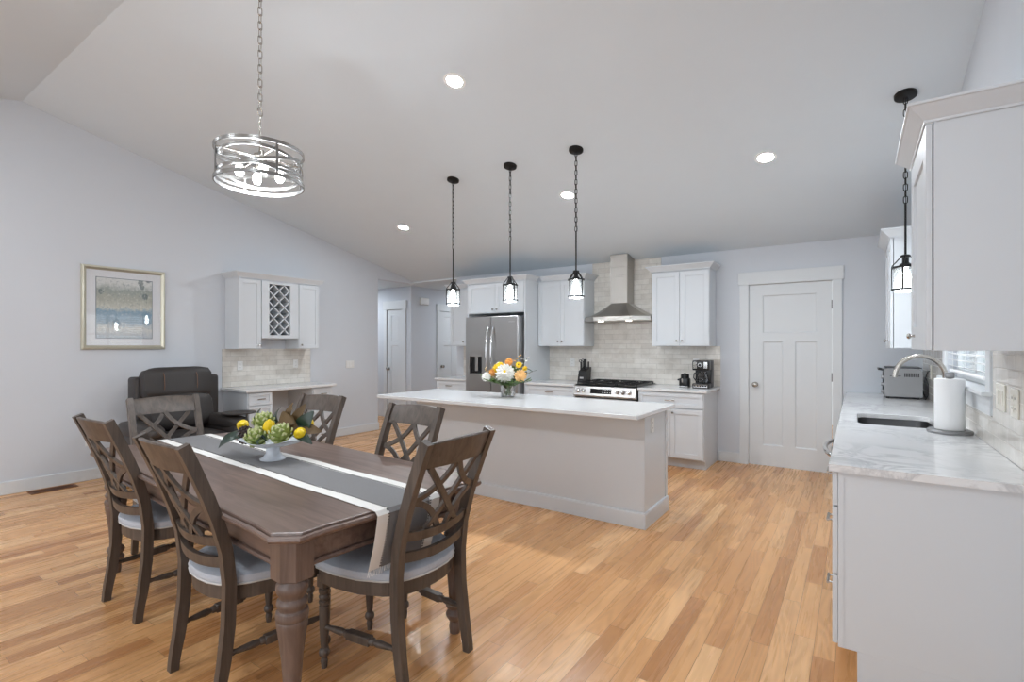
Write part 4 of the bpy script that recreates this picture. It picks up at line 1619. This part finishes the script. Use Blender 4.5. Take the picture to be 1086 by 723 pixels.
MB().box(-1.672, -1.656, 5.923, 5.932, CT + .06, CT + .105, .002).build('trim', M['chrome'], gd)
MB().box(-1.70, -1.60, 5.926, 5.931, CT + .008, CT + .016).build('trim', M['chrome'], gd)
MB().tube([(-1.706, 5.99, CT + .09), (-1.725, 5.985, CT + .085), (-1.73, 5.985, CT + .08)], .01, 8).build('spout', M['black'], gd, True)

# ------------------------------------------------------------------ island
il = thing('kitchen_island', 'white panelled kitchen island with a plain back and base moulding', 'island', (-2.47, 3.9, 0))
IX0, IX1, IY0, IY1 = -3.644, -1.298, 3.633, 4.176
mb = MB()
mb.box(IX0, IX1, IY0, IY1, 0, CT - .033, .002)
mb.build('body', M['cab'], il)
mb = MB()
# end panel with stile at the near corner
mb.box(IX1, IX1 + .006, IY0, IY0 + .075, .12, CT - .034)
mb.build('corner_trim', M['cab'], il)
MB().box(IX1, IX1 + .006, IY1 - .05, IY1, .12, CT - .034).build('corner_trim', M['cab'], il)
pr = [(0, 0), (.016, 0), (.016, .105), (.012, .117), (0, .12)]
P = [(IX0, IY1), (IX0, IY0), (IX1, IY0), (IX1, IY1)]
rings = []
for (x, y), (sx, sy) in zip(P, ((-1, 0), (-1, -1), (1, -1), (1, 0))):
    rings.append([(x + sx * o, y + sy * o, z) for o, z in pr])
MB().loft(rings).build('base_moulding', M['cab'], il)
for a, b in ((-3.63, -3.05), (-3.04, -2.46), (-2.45, -1.87), (-1.86, -1.31)):
    d = shaker('+y', IY1, a, b, .66, .83, .045, name='drawer', parent=il)
    pull('+y', IY1, (a + b) / 2, .745, d)
    d = shaker('+y', IY1, a, b, .115, .65, .055, name='door', parent=il)
tag(MB().box(-3.908, -1.245, 3.354, 4.222, CT - .032, CT, .004).build('island_countertop', M['quartz']), 'white quartz slab overhanging the island, under the flower vase', 'countertop')
wall_plate('white outlet on the right end of the island', 'outlet', '+x', IX1, 3.81, .745)

# flowers in a glass vase
VC = Vector((-2.735, 3.935, CT))
va = thing('glass_vase', 'short clear glass vase of flowers on the island', 'vase', tuple(VC))
MB().lathe([(0, .0), (.066, .0), (.07, .006), (.072, .06), (.074, .13), (.0715, .13), (.0695, .06), (.066, .012), (0, .010)], VC, 28).build('glass', M['glass'], va, True)


def stem_pts(head):
    h = Vector(head)
    b = VC + Vector(((VC.x - h.x) * .16 + random.uniform(-.025, .025), (VC.y - h.y) * .16 + random.uniform(-.025, .025), .014))
    n = VC + Vector(((h.x - VC.x) * .14, (h.y - VC.y) * .14, .13))
    pts = []
    for i in range(9):
        f = i / 8
        pts.append((1 - f) ** 2 * b + 2 * f * (1 - f) * n + f * f * h)
    return pts


def bloom(name, head, r, mat, label, cat, layers, cup=.3, centre=None, face=(0.3, -.85, .45), dense=1.0):
    t = thing(name, label, cat, head, 'flowers in the vase')
    H = Vector(head)
    q = Vector((0, 0, 1)).rotation_difference(Vector(face).normalized()).to_matrix().to_4x4()
    mx = Matrix.Translation(H) @ q
    mb = MB()
    for li in range(layers):
        f = li / max(1, layers - 1)
        rr = r * (1 - .62 * f)
        n = int(dense * (9 + 5 * (1 - f)))
        lift = cup * r * (.15 + 1.1 * f)
        for k in range(n):
            a = 2 * PI * (k + .5 * (li % 2)) / n + random.uniform(-.08, .08)
            ca, sa = math.cos(a), math.sin(a)
            rings = []
            for g, w, z in ((.1, .35, 0), (.45, .9, .25), (.8, 1, .55), (1, .35, .9)):
                w2 = w * rr * 2.6 / n
                c = Vector((ca * rr * g, sa * rr * g, lift + z * rr * (.25 + .6 * f) ))
                sd = Vector((-sa, ca, 0)) * w2
                rings.append([c + sd, c + Vector((0, 0, .0015)) - Vector((ca, sa, 0)) * .002, c - sd, c - Vector((0, 0, .0015))])
            mb.loft(rings, mx=mx)
    mb.ball(H, r * .25, r * .25, r * .2, 8, 6, q)
    mb.build('petals', M[mat], t)
    if centre:
        MB().ball(H + (q @ Vector((0, 0, r * (.30 + cup * .9)))), r * .2, r * .2, r * .12, 10, 8, q).build('flower_centre', M[centre], t, True)
    MB().tube(stem_pts(head), .0032, 6).build('stem', M['stem'], t, True)
    return t


bloom('dahlia', (-2.715, 3.86, 1.092), .092, 'petal_white', 'large white flower with a yellow eye at the front of the vase', 'flower', 8, .8, 'petal_yellow', (.5, -.8, .3), 1.25)
bloom('white_rose', (-2.93, 3.86, 1.052), .048, 'petal_white', 'small white bloom at the lower left of the bouquet', 'flower', 4, .8)
bloom('chrysanthemum', (-2.845, 3.92, 1.135), .05, 'petal_yellow', 'bright yellow flower above the orange one at left', 'flower', 4, .4)
bloom('chrysanthemum', (-2.80, 3.90, 1.16), .042, 'petal_yellow', 'bright yellow flower just above the large white flower', 'flower', 4, .4)
bloom('chrysanthemum', (-2.665, 4.02, 1.17), .034, 'petal_yellow', 'small yellow flower at the top right of the bouquet', 'flower', 3, .4, 'leaf_brown')
bloom('chrysanthemum', (-2.575, 3.99, 1.14), .026, 'petal_yellow', 'smallest yellow flower at the right edge among leaves', 'flower', 3, .4)
bloom('peach_rose', (-2.565, 3.90, 1.075), .06, 'petal_peach', 'peach rose at the right of the large white flower', 'flower', 5, .8, None, (.4, -.8, .3))
bloom('orange_rose', (-2.885, 3.90, 1.095), .042, 'petal_orange', 'orange bloom over the small white one at left', 'flower', 4, .7)
bloom('orange_rose', (-2.765, 4.0, 1.195), .042, 'petal_orange', 'orange bloom at the top middle of the bouquet', 'flower', 4, .7)
bloom('white_rose', (-2.90, 4.02, 1.17), .026, 'petal_white', 'tiny white bud at the upper left of the bouquet', 'flower', 3, .9)


def spray(tip, mat, label, n=7, name='filler_sprig', leafy=.022):
    t = thing(name, label, 'sprig', tip, 'greenery in the vase')
    pts = stem_pts(tip)
    MB().tube(pts, .0026, 6).build('stem', M['stem'], t, True)
    mb = MB()
    for i in range(n):
        f = .45 + .55 * i / (n - 1)
        k = f * 8
        i0 = min(7, int(k))
        p = pts[i0].lerp(pts[i0 + 1], k - i0)
        a = i * 2.4
        d = Vector((math.cos(a), math.sin(a) * .8 - .2, .35)).normalized()
        e = p + d * leafy * 2.2
        sd = d.cross(Vector((0, 0, 1))).normalized()
        mb.loft([[p + sd * w + (e - p) * g, p + (e - p) * g + Vector((0, 0, .002)), p - sd * w + (e - p) * g, p + (e - p) * g - Vector((0, 0, .001))] for g, w in ((0, .002), (.4, leafy * .5), (.75, leafy * .4), (1, .001))])
    mb.build('leaves', M[mat], t, True)


for tip, m_, lb, n_, sz in (
        ((-2.88, 3.84, 1.02), 'leaf_fresh', 'leafy green sprig low at the left of the vase mouth', 16, .042),
        ((-2.80, 3.80, 1.01), 'leaf_fresh', 'leafy green sprig hanging over the front of the vase', 16, .044),
        ((-2.60, 3.82, 1.01), 'leaf_fresh', 'leafy green sprig low at the right front of the vase', 16, .044),
        ((-2.52, 3.92, 1.02), 'leaf_fresh', 'leafy green sprig low at the far right of the bouquet', 14, .042),
        ((-2.49, 3.98, 1.12), 'leaf_green', 'dark leaf sprig at the right edge of the bouquet', 10, .036),
        ((-3.02, 3.92, 1.06), 'leaf_fresh', 'thin green sprig reaching furthest left', 10, .026),
        ((-3.03, 3.95, 1.13), 'petal_peach', 'thin tan dried sprig at the upper left', 12, .018),
        ((-2.70, 4.06, 1.25), 'petal_orange', 'thin orange sprig rising at the top', 12, .018),
        ((-2.60, 4.06, 1.24), 'petal_white', 'pale fluffy sprig rising at the top right', 14, .02),
        ((-2.68, 3.98, 1.14), 'leaf_fresh', 'green leaf sprig filling the middle behind the white flower', 16, .04)):
    spray(tip, m_, lb, n_, leafy=sz)

# ------------------------------------------------------------------ right-hand run: counter, sink, cabinets
RF = -.062     # carcass front
RY0 = 2.458


def right_base(name, y0, y1, label, cat='cabinet', end=False):
    t = thing(name, label, cat, ((RF + XR) / 2, (y0 + y1) / 2, 0), 'base cabinets under the sink counter')
    mb = MB()
    if name == 'sink_cabinet':
        for q in ((RF, RF + .018, y0, y1, .125, CT - .032), (XR - .03, XR - .012, y0, y1, .125, CT - .032), (RF + .018, XR - .03, y0, y0 + .018, .125, CT - .032), (RF + .018, XR - .03, y1 - .018, y1, .125, CT - .032), (RF + .018, XR - .03, y0 + .018, y1 - .018, .125, .143)):
            mb.box(*q)
    else:
        mb.box(RF, XR - .012, y0, y1, .125, CT - .032, .0008)
    mb.box(RF + .065, XR - .012, y0, y1, 0, .125)
    if end:
        mb.box(RF, RF + .02, y0 - .003, y0, .127, CT - .033)
    mb.build('body', M['cab'], t)
    return t


t = right_base('base_cabinet', RY0, 2.985, 'white three-drawer base cabinet with its plain end facing the camera', 'cabinet', True)
for a, b, c in ((.702, .838, .77), (.423, .694, .556), (.137, .415, .276)):
    d = shaker('-x', RF, RY0 + .002, 2.98, a, b, .05, name='drawer', parent=t)
    pull('-x', RF, 2.72, c + .02, d, .05, .026)
dw = thing('dishwasher', 'dishwasher with a bowed steel handle under the sink counter', 'dishwasher', (.2, 3.29, 0), None)
MB().box(RF + .01, XR - .02, 2.99, 3.585, .11, CT - .036).build('body', M['grey_metal'], dw)
MB().box(RF + .07, XR - .05, 2.99, 3.585, .0, .108).build('kick_plate', M['black'], dw)
d = MB().box(RF - .02, RF + .008, 2.992, 3.583, .12, CT - .04, .004).build('door', M['steel_v'], dw)
pts = []
for k in range(15):
    f = k / 14
    pts.append((RF - .035 - .045 * math.sin(PI * f) ** .7, 3.03 + .52 * f, .80))
pts = [(RF - .018, 3.03, .80)] + pts + [(RF - .018, 3.55, .80)]
MB().tube(pts, .012, 10).build('handle', M['chrome'], d, True)
t = right_base('sink_cabinet', 3.59, 4.62, 'white two-door sink cabinet behind the dishwasher')
for a, b, ky in ((3.594, 4.103, 4.07), (4.107, 4.616, 4.14)):
    shaker('-x', RF, a, b, .70, .838, .05, name='drawer', parent=t)
    d = shaker('-x', RF, a, b, .137, .69, .055, name='door', parent=t)
    knob('-x', RF, ky, .64, d)
t = right_base('base_cabinet', 4.625, 6.29, 'white base cabinet under the toaster oven at the far end of the sink counter')
for a, b, ky in ((4.63, 5.16, 5.12), (5.165, 5.70, 5.2), (5.705, 6.28, 5.75)):
    d = shaker('-x', RF, a, b, .70, .838, .05, name='drawer', parent=t)
    pull('-x', RF, (a + b) / 2, .77, d)
    d = shaker('-x', RF, a, b, .137, .69, .055, name='door', parent=t)
    knob('-x', RF, ky, .64, d)

# counter with a sink cut-out
SX0, SX1, SY0, SY1 = .005, .405, 3.80, 4.42
cx0, cx1, cy0, cy1 = -.093, XR - .0105, 2.4353, YF - .003
mb = MB()
zt_, zb_ = CT, CT - .03


def rrect(x0, x1, y0, y1, r, n=6):
    pts = []
    for (cx, cy, a0) in ((x1 - r, y1 - r, 0), (x0 + r, y1 - r, PI / 2), (x0 + r, y0 + r, PI), (x1 - r, y0 + r, 1.5 * PI)):
        for i in range(n + 1):
            a = a0 + PI / 2 * i / n
            pts.append((cx + r * math.cos(a), cy + r * math.sin(a)))
    return pts


hole = rrect(SX0, SX1, SY0, SY1, .07)
no = len(hole)
ctr = ((SX0 + SX1) / 2, (SY0 + SY1) / 2)
hx, hy = .2, .31


def outer_for(p):
    """matching point on a rectangle around the hole"""
    x0, x1, y0, y1 = SX0 - .02, SX1 + .02, SY0 - .02, SY1 + .02
    i = hole.index(p)
    c = i // 7
    k = i % 7
    ptc = ((x1, y1), (x0, y1), (x0, y0), (x1, y0))[c]
    f = k / 6
    if c == 0:
        a, b = (x1, y1 - .09), (x1 - .09, y1)
    elif c == 1:
        a, b = (x0 + .09, y1), (x0, y1 - .09)
    elif c == 2:
        a, b = (x0, y0 + .09), (x0 + .09, y0)
    else:
        a, b = (x1 - .09, y0), (x1, y0 + .09)
    if f < .5:
        return (a[0] + (ptc[0] - a[0]) * f * 2, a[1] + (ptc[1] - a[1]) * f * 2)
    g = (f - .5) * 2
    return (ptc[0] + (b[0] - ptc[0]) * g, ptc[1] + (b[1] - ptc[1]) * g)


outr = [outer_for(p) for p in hole]
rings = [[(x, y, zb_) for x, y in hole], [(x, y, zt_ - .003) for x, y in hole], [(x + (x - ctr[0]) * .008, y + (y - ctr[1]) * .006, zt_) for x, y in hole], [(x, y, zt_) for x, y in outr], [(x, y, zb_) for x, y in outr]]
mb.loft(rings, loop=True)
x0, x1, y0, y1 = SX0 - .02, SX1 + .02, SY0 - .02, SY1 + .02
e = .0003
tb = bmesh.new()


def slab(mb, x0, x1, y0, y1):
    mb.box(x0, x1, y0, y1, zb_, zt_)


slab(mb, cx0, cx1, cy0, y0)
slab(mb, cx0, cx1, y1, cy1)
slab(mb, cx0, x0, y0, y1)
slab(mb, x1, cx1, y0, y1)
bmesh.ops.remove_doubles(mb.bm, verts=mb.bm.verts, dist=.0002)
tag(mb.build('sink_countertop', M['marble']), 'grey-veined white quartz countertop with the sink cut-out', 'countertop')

sk = thing('kitchen_sink', 'undermount stainless sink in the veined counter', 'sink', (ctr[0], ctr[1], CT - .24))
mb = MB()
r1 = rrect(SX0 - .006, SX1 + .006, SY0 - .006, SY1 + .006, .075)
r2 = rrect(SX0 + .004, SX1 - .004, SY0 + .004, SY1 - .004, .07)
r3 = rrect(SX0 + .02, SX1 - .02, SY0 + .02, SY1 - .02, .07)
r4 = rrect(SX0 + .19, SX1 - .19, SY0 + .29, SY1 - .29, .005)
o2 = rrect(SX0 - .004, SX1 + .004, SY0 - .004, SY1 + .004, .075)
o3 = rrect(SX0 + .015, SX1 - .015, SY0 + .015, SY1 - .015, .075)
L = [(o3, CT - .236), (o2, CT - .21), (r1, CT - .034), (r1, CT - .032), (r2, CT - .032), (r2, CT - .20), (r3, CT - .225), (r4, CT - .229)]
mb.loft([[(x, y, z) for x, y in r] for r, z in L])
mb.build('basin', M['steel_sink'], sk, True)
MB().lathe([(0, 0), (.042, 0), (.042, .003), (.03, .004), (.028, .001), (0, .001)], (ctr[0] + .05, ctr[1], CT - .2295), 24).build('drain', M['chrome'], sk, True)

fa = thing('faucet', 'high-arc brushed nickel faucet behind the sink', 'faucet', (.462, 4.15, CT))
fy = 4.15
pts = [(.462, fy, CT + .03), (.462, fy, CT + .16), (.462, fy, 1.15)]
cxa, ra = .337, .125
for i in range(1, 15):
    a = PI * i / 14 * .95
    pts.append((cxa + ra * math.cos(a), fy, 1.165 + ra * math.sin(a)))
pts.append((pts[-1][0] - .006, fy, pts[-1][2] - .035))
MB().tube(pts, [.0145] * (len(pts) - 2) + [.0155, .0165], 14).build('spout', M['nickel'], fa, True)
MB().lathe([(0, 0), (.028, 0), (.028, .006), (.021, .012), (.019, .07), (.0155, .08), (0, .08)], (.462, fy, CT), 24).build('base', M['nickel'], fa, True)
MB().tube([(.48, fy, CT + .05), (.505, fy, CT + .06), (.515, fy, CT + .11)], [.009, .008, .006], 10).build('lever', M['nickel'], fa, True)

PT = Vector((.4265, 3.674, CT))
hl = thing('paper_towel_holder', 'grey metal paper towel stand with a square finial', 'paper towel holder', tuple(PT))
MB().lathe([(0, 0), (.098, 0), (.1, .004), (.1, .014), (.094, .02), (0, .02)], PT, 40).build('base', M['grey_metal'], hl, True)
MB().tube([PT + Vector((0, 0, .02)), PT + Vector((0, 0, .305))], .008, 12).build('post', M['grey_metal'], hl, True)
MB().box(PT.x - .022, PT.x + .022, PT.y - .012, PT.y + .012, PT.z + .302, PT.z + .336, .008, 2).build('finial', M['grey_metal'], hl, True)
tw_ = thing('paper_towel_roll', 'white paper towel roll on its stand by the window', 'paper towel', tuple(PT + Vector((0, 0, .0215))))
MB().lathe([(.019, .0215), (.0645, .0215), (.066, .024), (.066, .298), (.0645, .3), (.019, .3)], PT, 48, loop=True).build('paper', M['paper'], tw_, True)
MB().lathe([(.0165, .0215), (.0188, .0215), (.0188, .2995), (.0165, .2995)], PT, 24, loop=True).build('cardboard_core', M['leaf_brown'], tw_, True)

# toaster oven, its front facing the room
to = thing('toaster_oven', 'grey steel toaster oven turned sideways at the far end of the sink counter', 'toaster oven', (.345, 5.98, CT))
mb = MB()
ty0, ty1 = 5.78, 6.2
pr = [(.215, CT + .018), (.49, CT + .018), (.49, CT + .25), (.465, CT + .278), (.232, CT + .278), (.21, CT + .255)]
mb.loft([[(x, y, z) for x, z in pr] for y in (ty0, ty1)])
mb.build('body', M['toaster'], to)
mb = MB()
for x in (.24, .46):
    for y in (ty0 + .03, ty1 - .03):
        mb.lathe([(.014, 0), (.014, .019), (0, .019)], (x, y, CT), 12)
mb.build('feet', M['black'], to)
mb = MB()
mb.box(.205, .211, ty0 + .13, ty1 - .01, CT + .03, CT + .25, .002)
mb.build('glass_door', M['blackglass'], to)
mb = MB()
mb.tube([(.211, ty0 + .14, CT + .255), (.175, ty0 + .14, CT + .262), (.175, ty1 - .02, CT + .262), (.211, ty1 - .02, CT + .255)], .008, 8)
mb.build('handle', M['black'], to, True)
for zk in (.06, .125, .19):
    MB().lathe([(.018, 0), (.018, .01), (.014, .022), (0, .023)], (.212, ty0 + .06, CT + zk), 16, (-1, 0, 0)).build('control_knob', M['grey_metal'], to, True)
mb = MB()
for i in range(10):
    mb.box(.36 + i * .011, .366 + i * .011, ty0 - .0015, ty0 + .001, CT + .2, CT + .235)
mb.box(.255, .335, ty0 - .0015, ty0 + .001, CT + .205, CT + .21)
mb.build('side_vents', M['dark'], to)
MB().box(.22, .485, ty0 + .004, ty1 - .004, CT + .278, CT + .284, .002).build('top_plate', M['black'], to)
tag(MB().tube([(.497, 5.9, CT + .08), (.508, 5.84, CT + .03), (.515, 5.75, CT + .012), (.5, 5.68, CT + .012), (.515, 5.66, CT + .05), (.517, 5.70, CT + .14), (.505, 5.72, CT + .2), (.516, 5.69, CT + .255), (.524, 5.655, CT + .262)], .005, 8).build('power_cord', M['black'], None, True), 'black power cord looping behind the toaster oven', 'cord')

# right wall tile, outlets
mb = MB()
XT = XR - .010
mb.box(XT, XR - .001, 2.44, WY0 - .118, CT + .001, 1.336)
mb.box(XT, XR - .001, WY0 - .118, WY1 + .118, CT + .001, WZ0 - .118)
mb.box(XT, XR - .001, WY1 + .118, YF - .003, CT + .001, 1.336)
tag(mb.build('tile_backsplash', M['tile_x']), 'glossy beige subway tile sheet along the sink wall', 'backsplash')
wall_plate('ivory triple switch plate on the tile beside the sink window', 'switch', '-x', XT, 3.08, 1.127, .165, .118, 'switch', 3, 'ivory')
wall_plate('ivory outlet plate on the tile, nearest the camera', 'outlet', '-x', XT, 2.84, 1.122, .118, .118, 'outlet', 2, 'ivory')
wall_plate('ivory outlet plate on the tile behind the toaster oven', 'outlet', '-x', XT, 5.62, 1.13, .075, .118, 'outlet', 1, 'ivory')


def right_upper(y0, y1, label, doors, st):
    t = thing('wall_cabinet', label, 'cabinet', (.39, (y0 + y1) / 2, 1.338), 'upper cabinets on the sink wall')
    ux = .24
    MB().box(ux, XR - .003, y0, y1, 1.338, 2.2, .001).build('body', M['cab'], t)
    for a, b, ky in doors:
        d = shaker('-x', ux - .003, a, b, 1.340, 2.19, st, name='door', parent=t, rec=.01)
        knob('-x', ux - .003, ky, 1.40, d)
    return t


right_upper(2.455, 3.07, 'white upper cabinet whose plain end fills the right edge of the view', [(2.458, 3.066, 2.90)], .1)
right_upper(4.90, 5.60, 'white two-door upper cabinet beyond the sink window', [(4.903, 5.248, 5.215), (5.252, 5.597, 5.285)], .057)
tag(crown([(XR - .003, 2.453), (.218, 2.453), (.218, 3.072), (XR - .003, 3.072)][::-1], 2.195, 2.262, .06).build('crown_molding', M['cab'], None, True), 'white crown moulding on the near right upper cabinet', 'moulding')
tag(crown([(XR - .003, 4.898), (.218, 4.898), (.218, 5.602), (XR - .003, 5.602)][::-1], 2.195, 2.262, .06).build('crown_molding', M['cab'], None, True), 'white crown moulding on the upper cabinet beyond the window', 'moulding')

# ------------------------------------------------------------------ lights
NRM = Vector((0, SL, 1)).normalized()    # ceiling normal (up) on the kitchen slope


def point(name, loc, power, r=.03, col=(.93, .985, 1.05), parent=None):
    l = bpy.data.lights.new(name, 'POINT')
    l.energy, l.shadow_soft_size, l.color = power, r, col
    o = bpy.data.objects.new(name, l)
    COL.objects.link(o)
    o.location = Vector(loc) - (OFF[parent.name] if parent else Vector())
    if parent:
        o.parent = parent
    return o


def downlight(x, y, label, nrm=None, z=None, lens='lens'):
    z = cz(y) if z is None else z
    n = NRM if nrm is None else Vector(nrm)
    t = thing('recessed_light', label, 'ceiling light', (x, y, z), 'recessed ceiling lights')
    MB().lathe([(.058, -.003), (.078, -.004), (.082, -.001), (.082, .0), (.058, .0)], (x, y, z), 32, n, loop=True).build('trim_ring', M['plastic'], t, True)
    MB().lathe([(0, -.0035), (.056, -.0025), (.057, 0), (0, 0)], (x, y, z), 32, n).build('lens', M[lens], t)


downlight(-2.416, 2.795, 'lit recessed ceiling light nearest the camera, highest on the slope')
downlight(-2.417, 4.538, 'lit recessed ceiling light beside the right-hand island pendant chain')
downlight(-4.80, 4.56, 'lit recessed ceiling light furthest left, towards the hall')
downlight(-.607, 4.536, 'lit recessed ceiling light furthest right, towards the sink')
downlight(-7.9, 5.9, 'added unseen ceiling light in the hall', (0, 0, 1), HZ, 'lens_added_hall')  # out-of-view lamp added to brighten the hall
downlight(-6.1, 8.2, 'added unseen ceiling light deep in the hall', (0, 0, 1), HZ, 'lens_added_hall')  # second hidden lamp, added for hall brightness
NR2 = (0, -SL, 1)
for lx, lb in ((-5.2, 'on the left of the room'), (-3.0, 'in the middle of the room'), (-.9, 'above the near end of the sink counter')):
    downlight(lx, -.2, 'added unseen ceiling light behind the camera, ' + lb, NR2, None, 'lens_added_room')  # out-of-view lamps added to fill the near half with light


def chain(mb, x, y, z0, z1, ln=.034, w=.0095, wire=.0022):
    n = max(2, round((z1 - z0) / (ln * .78)))
    st = (z1 - z0) / n
    for i in range(n):
        zc = z0 + st * (i + .5)
        h = st * .5 + wire * 1.2
        pts = []
        for k in range(16):
            a = 2 * PI * k / 16
            p = (w * math.cos(a), (h - w) * (1 if math.sin(a) > 0.01 else (-1 if math.sin(a) < -.01 else 0)) + w * math.sin(a) if h > w else h * math.sin(a))
            pts.append((x + (p[0] if i % 2 == 0 else 0), y + (0 if i % 2 == 0 else p[0]), zc + p[1]))
        mb.tube(pts, wire, 6, loop=True)


def pendant(label):
    """origin at the ceiling; lamp hangs 1.28 m below"""
    zc = 0.0
    t = thing('pendant_light', label, 'pendant light', (0, 0, 0), 'lantern pendants')
    MB().lathe([(0, -.022), (.05, -.022), (.061, -.016), (.062, -.004), (.062, .006), (0, .006)], (0, 0, 0), 32, (0, SL, 1)).build('canopy', M['bronze'], t, True)
    mb = MB()
    chain(mb, 0, 0, -.70, -.02, .05, .011, .0028)
    mb.tube([(0.003, .003, -.70), (-.003, .002, -.45), (.003, -.003, -.2), (0, 0, -.02)], .0022, 6)
    mb.build('chain', M['bronze'], t, True)
    MB().tube([(0, 0, -1.08), (0, 0, -.70)], .0065, 10).build('stem', M['bronze'], t, True)
    mb = MB()
    mb.lathe([(.018, -1.052), (.026, -1.05), (.026, -1.038), (.018, -1.034), (0, -1.034)], (0, 0, 0), 20)
    mb.lathe([(0, -1.105), (.034, -1.105), (.034, -1.098), (.018, -1.085), (.018, -1.04), (0, -1.04)], (0, 0, 0), 20)
    for z in (-1.115, -1.258):
        mb.lathe([(.064, z - .006), (.072, z - .006), (.072, z + .006), (.064, z + .006)], (0, 0, 0), 32, loop=True)
    for k in range(4):
        a = PI / 4 + .35 + k * PI / 2
        ca, sa = math.cos(a), math.sin(a)
        mb.ribbon([(.022 * ca, .022 * sa, -1.04), (.03 * ca, .03 * sa, -1.055), (.068 * ca, .068 * sa, -1.098), (.073 * ca, .073 * sa, -1.11), (.073 * ca, .073 * sa, -1.262)], .0055, .0025, (ca, sa, .001))
    mb.build('cage', M['bronze'], t, True)
    n = 48
    rings = []
    for r, z in ((.061, -1.272), (.062, -1.262), (.062, -1.11), (.059, -1.11), (.059, -1.262), (.058, -1.272)):
        rings.append([((r + .0008 * (j % 2)) * math.cos(2 * PI * j / n), (r + .0008 * (j % 2)) * math.sin(2 * PI * j / n), z) for j in range(n)])
    MB().loft(rings, loop=True).build('glass_shade', M['seeded'], t, True)
    mb = MB()
    mb.lathe([(0, -1.235), (.016, -1.23), (.029, -1.205), (.03, -1.18), (.022, -1.15), (.014, -1.13), (.013, -1.106), (0, -1.106)], (0, 0, 0), 20)
    mb.build('bulb', M['bulb'], t, True)
    return t


p1 = pendant('black lantern pendant over the left end of the island, in front of the hall door')
p1.location = (-3.363, 3.87, cz(3.87))
p2 = dup(p1, (-2.664, 3.87, cz(3.87)), 0, 'black lantern pendant over the middle of the island, above the flower vase')
p3 = dup(p1, (-1.980, 3.87, cz(3.87)), .1, 'black lantern pendant over the right part of the island, beside the hood')
p4 = dup(p1, (.262, 4.12, cz(4.12)), .2, 'black lantern pendant hanging over the sink')
for p in (p1, p2, p3, p4):
    point('pendant_glow', p.location + Vector((0, 0, -1.255)), PENDANT_W, .025)

# drum chandelier
CX, CY, CZ = -2.693, 1.50, 2.328
cd = thing('chandelier', 'polished nickel drum chandelier with crossing bands over the dining table', 'chandelier', (CX, CY, CZ - .1))
RC = .221


def band(mb, fn, hw=.0075, ht=.002, n=72):
    pts, nr = [], []
    for i in range(n):
        a = 2 * PI * i / n
        r, z = fn(a)
        pts.append((CX + r * math.cos(a), CY + r * math.sin(a), CZ + z))
        nr.append((math.cos(a), math.sin(a), .001))
    mb.ribbon(pts, hw, ht, nr, loop=True)


for z, nm in ((.085, 'top_ring'), (-.085, 'bottom_ring')):
    mb = MB()
    band(mb, lambda a: (RC, z), .0095, .0035)
    mb.build(nm, M['nickel_dark'], cd, True)
for k in range(4):
    a = -.145 + k * PI / 2
    p = (CX + RC * math.cos(a), CY + RC * math.sin(a))
    MB().ribbon([(p[0], p[1], CZ - .088), (p[0], p[1], CZ + .088)], .006, .003, (math.cos(a), math.sin(a), 0)).build('upright', M['nickel_dark'], cd)
for ph, am in ((.2, .055), (2.3, .055), (4.4, .055)):
    mb = MB()
    band(mb, lambda a: (RC - .006, am * math.sin(a + ph)), .008, .0018)
    mb.build('crossing_band', M['nickel_dark'], cd, True)
for ph in (1.2,):
    mb = MB()
    band(mb, lambda a: (RC - .006, -.045 + .012 * math.sin(a + ph)), .007, .0018)
    mb.build('crossing_band', M['nickel_dark'], cd, True)
mb = MB()
for k in range(4):
    a = -.145 + k * PI / 2
    mb.tube([(CX, CY, CZ + .06), (CX + RC * math.cos(a), CY + RC * math.sin(a), CZ + .06)], .005, 8)
    c2 = Vector((CX + .10 * math.cos(a - .215), CY + .10 * math.sin(a - .215), 0))
    mb.tube([(CX, CY, CZ + .06), (c2.x, c2.y, CZ + .06), (c2.x, c2.y, CZ + .03)], .005, 8)
mb.lathe([(0, .04), (.03, .045), (.036, .06), (.03, .075), (.012, .082), (.005, .1), (.005, .285), (0, .287)], (CX, CY, CZ), 20)
mb.build('arms', M['nickel'], cd, True)
for k in range(4):
    a = -.36 + k * PI / 2
    p = (CX + .10 * math.cos(a), CY + .10 * math.sin(a), CZ)
    s_ = MB().lathe([(.019, .035), (.019, -.005), (.017, -.005), (.017, .035)], p, 18, loop=True).build('socket', M['nickel'], cd, True)
    MB().lathe([(0, -.064), (.014, -.06), (.023, -.042), (.021, -.022), (.013, -.004), (.012, .02), (0, .02)], p, 18).build('bulb', M['bulb'], s_, True)
for k in range(4):
    a = -.36 + k * PI / 2
    point('chandelier_glow', (CX + .10 * math.cos(a), CY + .10 * math.sin(a), CZ - .095), CHANDELIER_W, .025)
mb = MB()
mb.torus((CX, CY, CZ + .306), .022, .004, (1, .6, 0), 20, 6)
mb.build('loop', M['nickel'], cd, True)
mb = MB()
chain(mb, CX, CY, CZ + .326, cz(CY) - .025, .05, .011, .0028)
mb.build('chain', M['nickel'], cd, True)
MB().lathe([(0, -.026), (.05, -.026), (.065, -.014), (.065, .01), (0, .01)], (CX, CY, cz(CY)), 28, (0, SL, 1)).build('canopy', M['nickel'], cd, True)
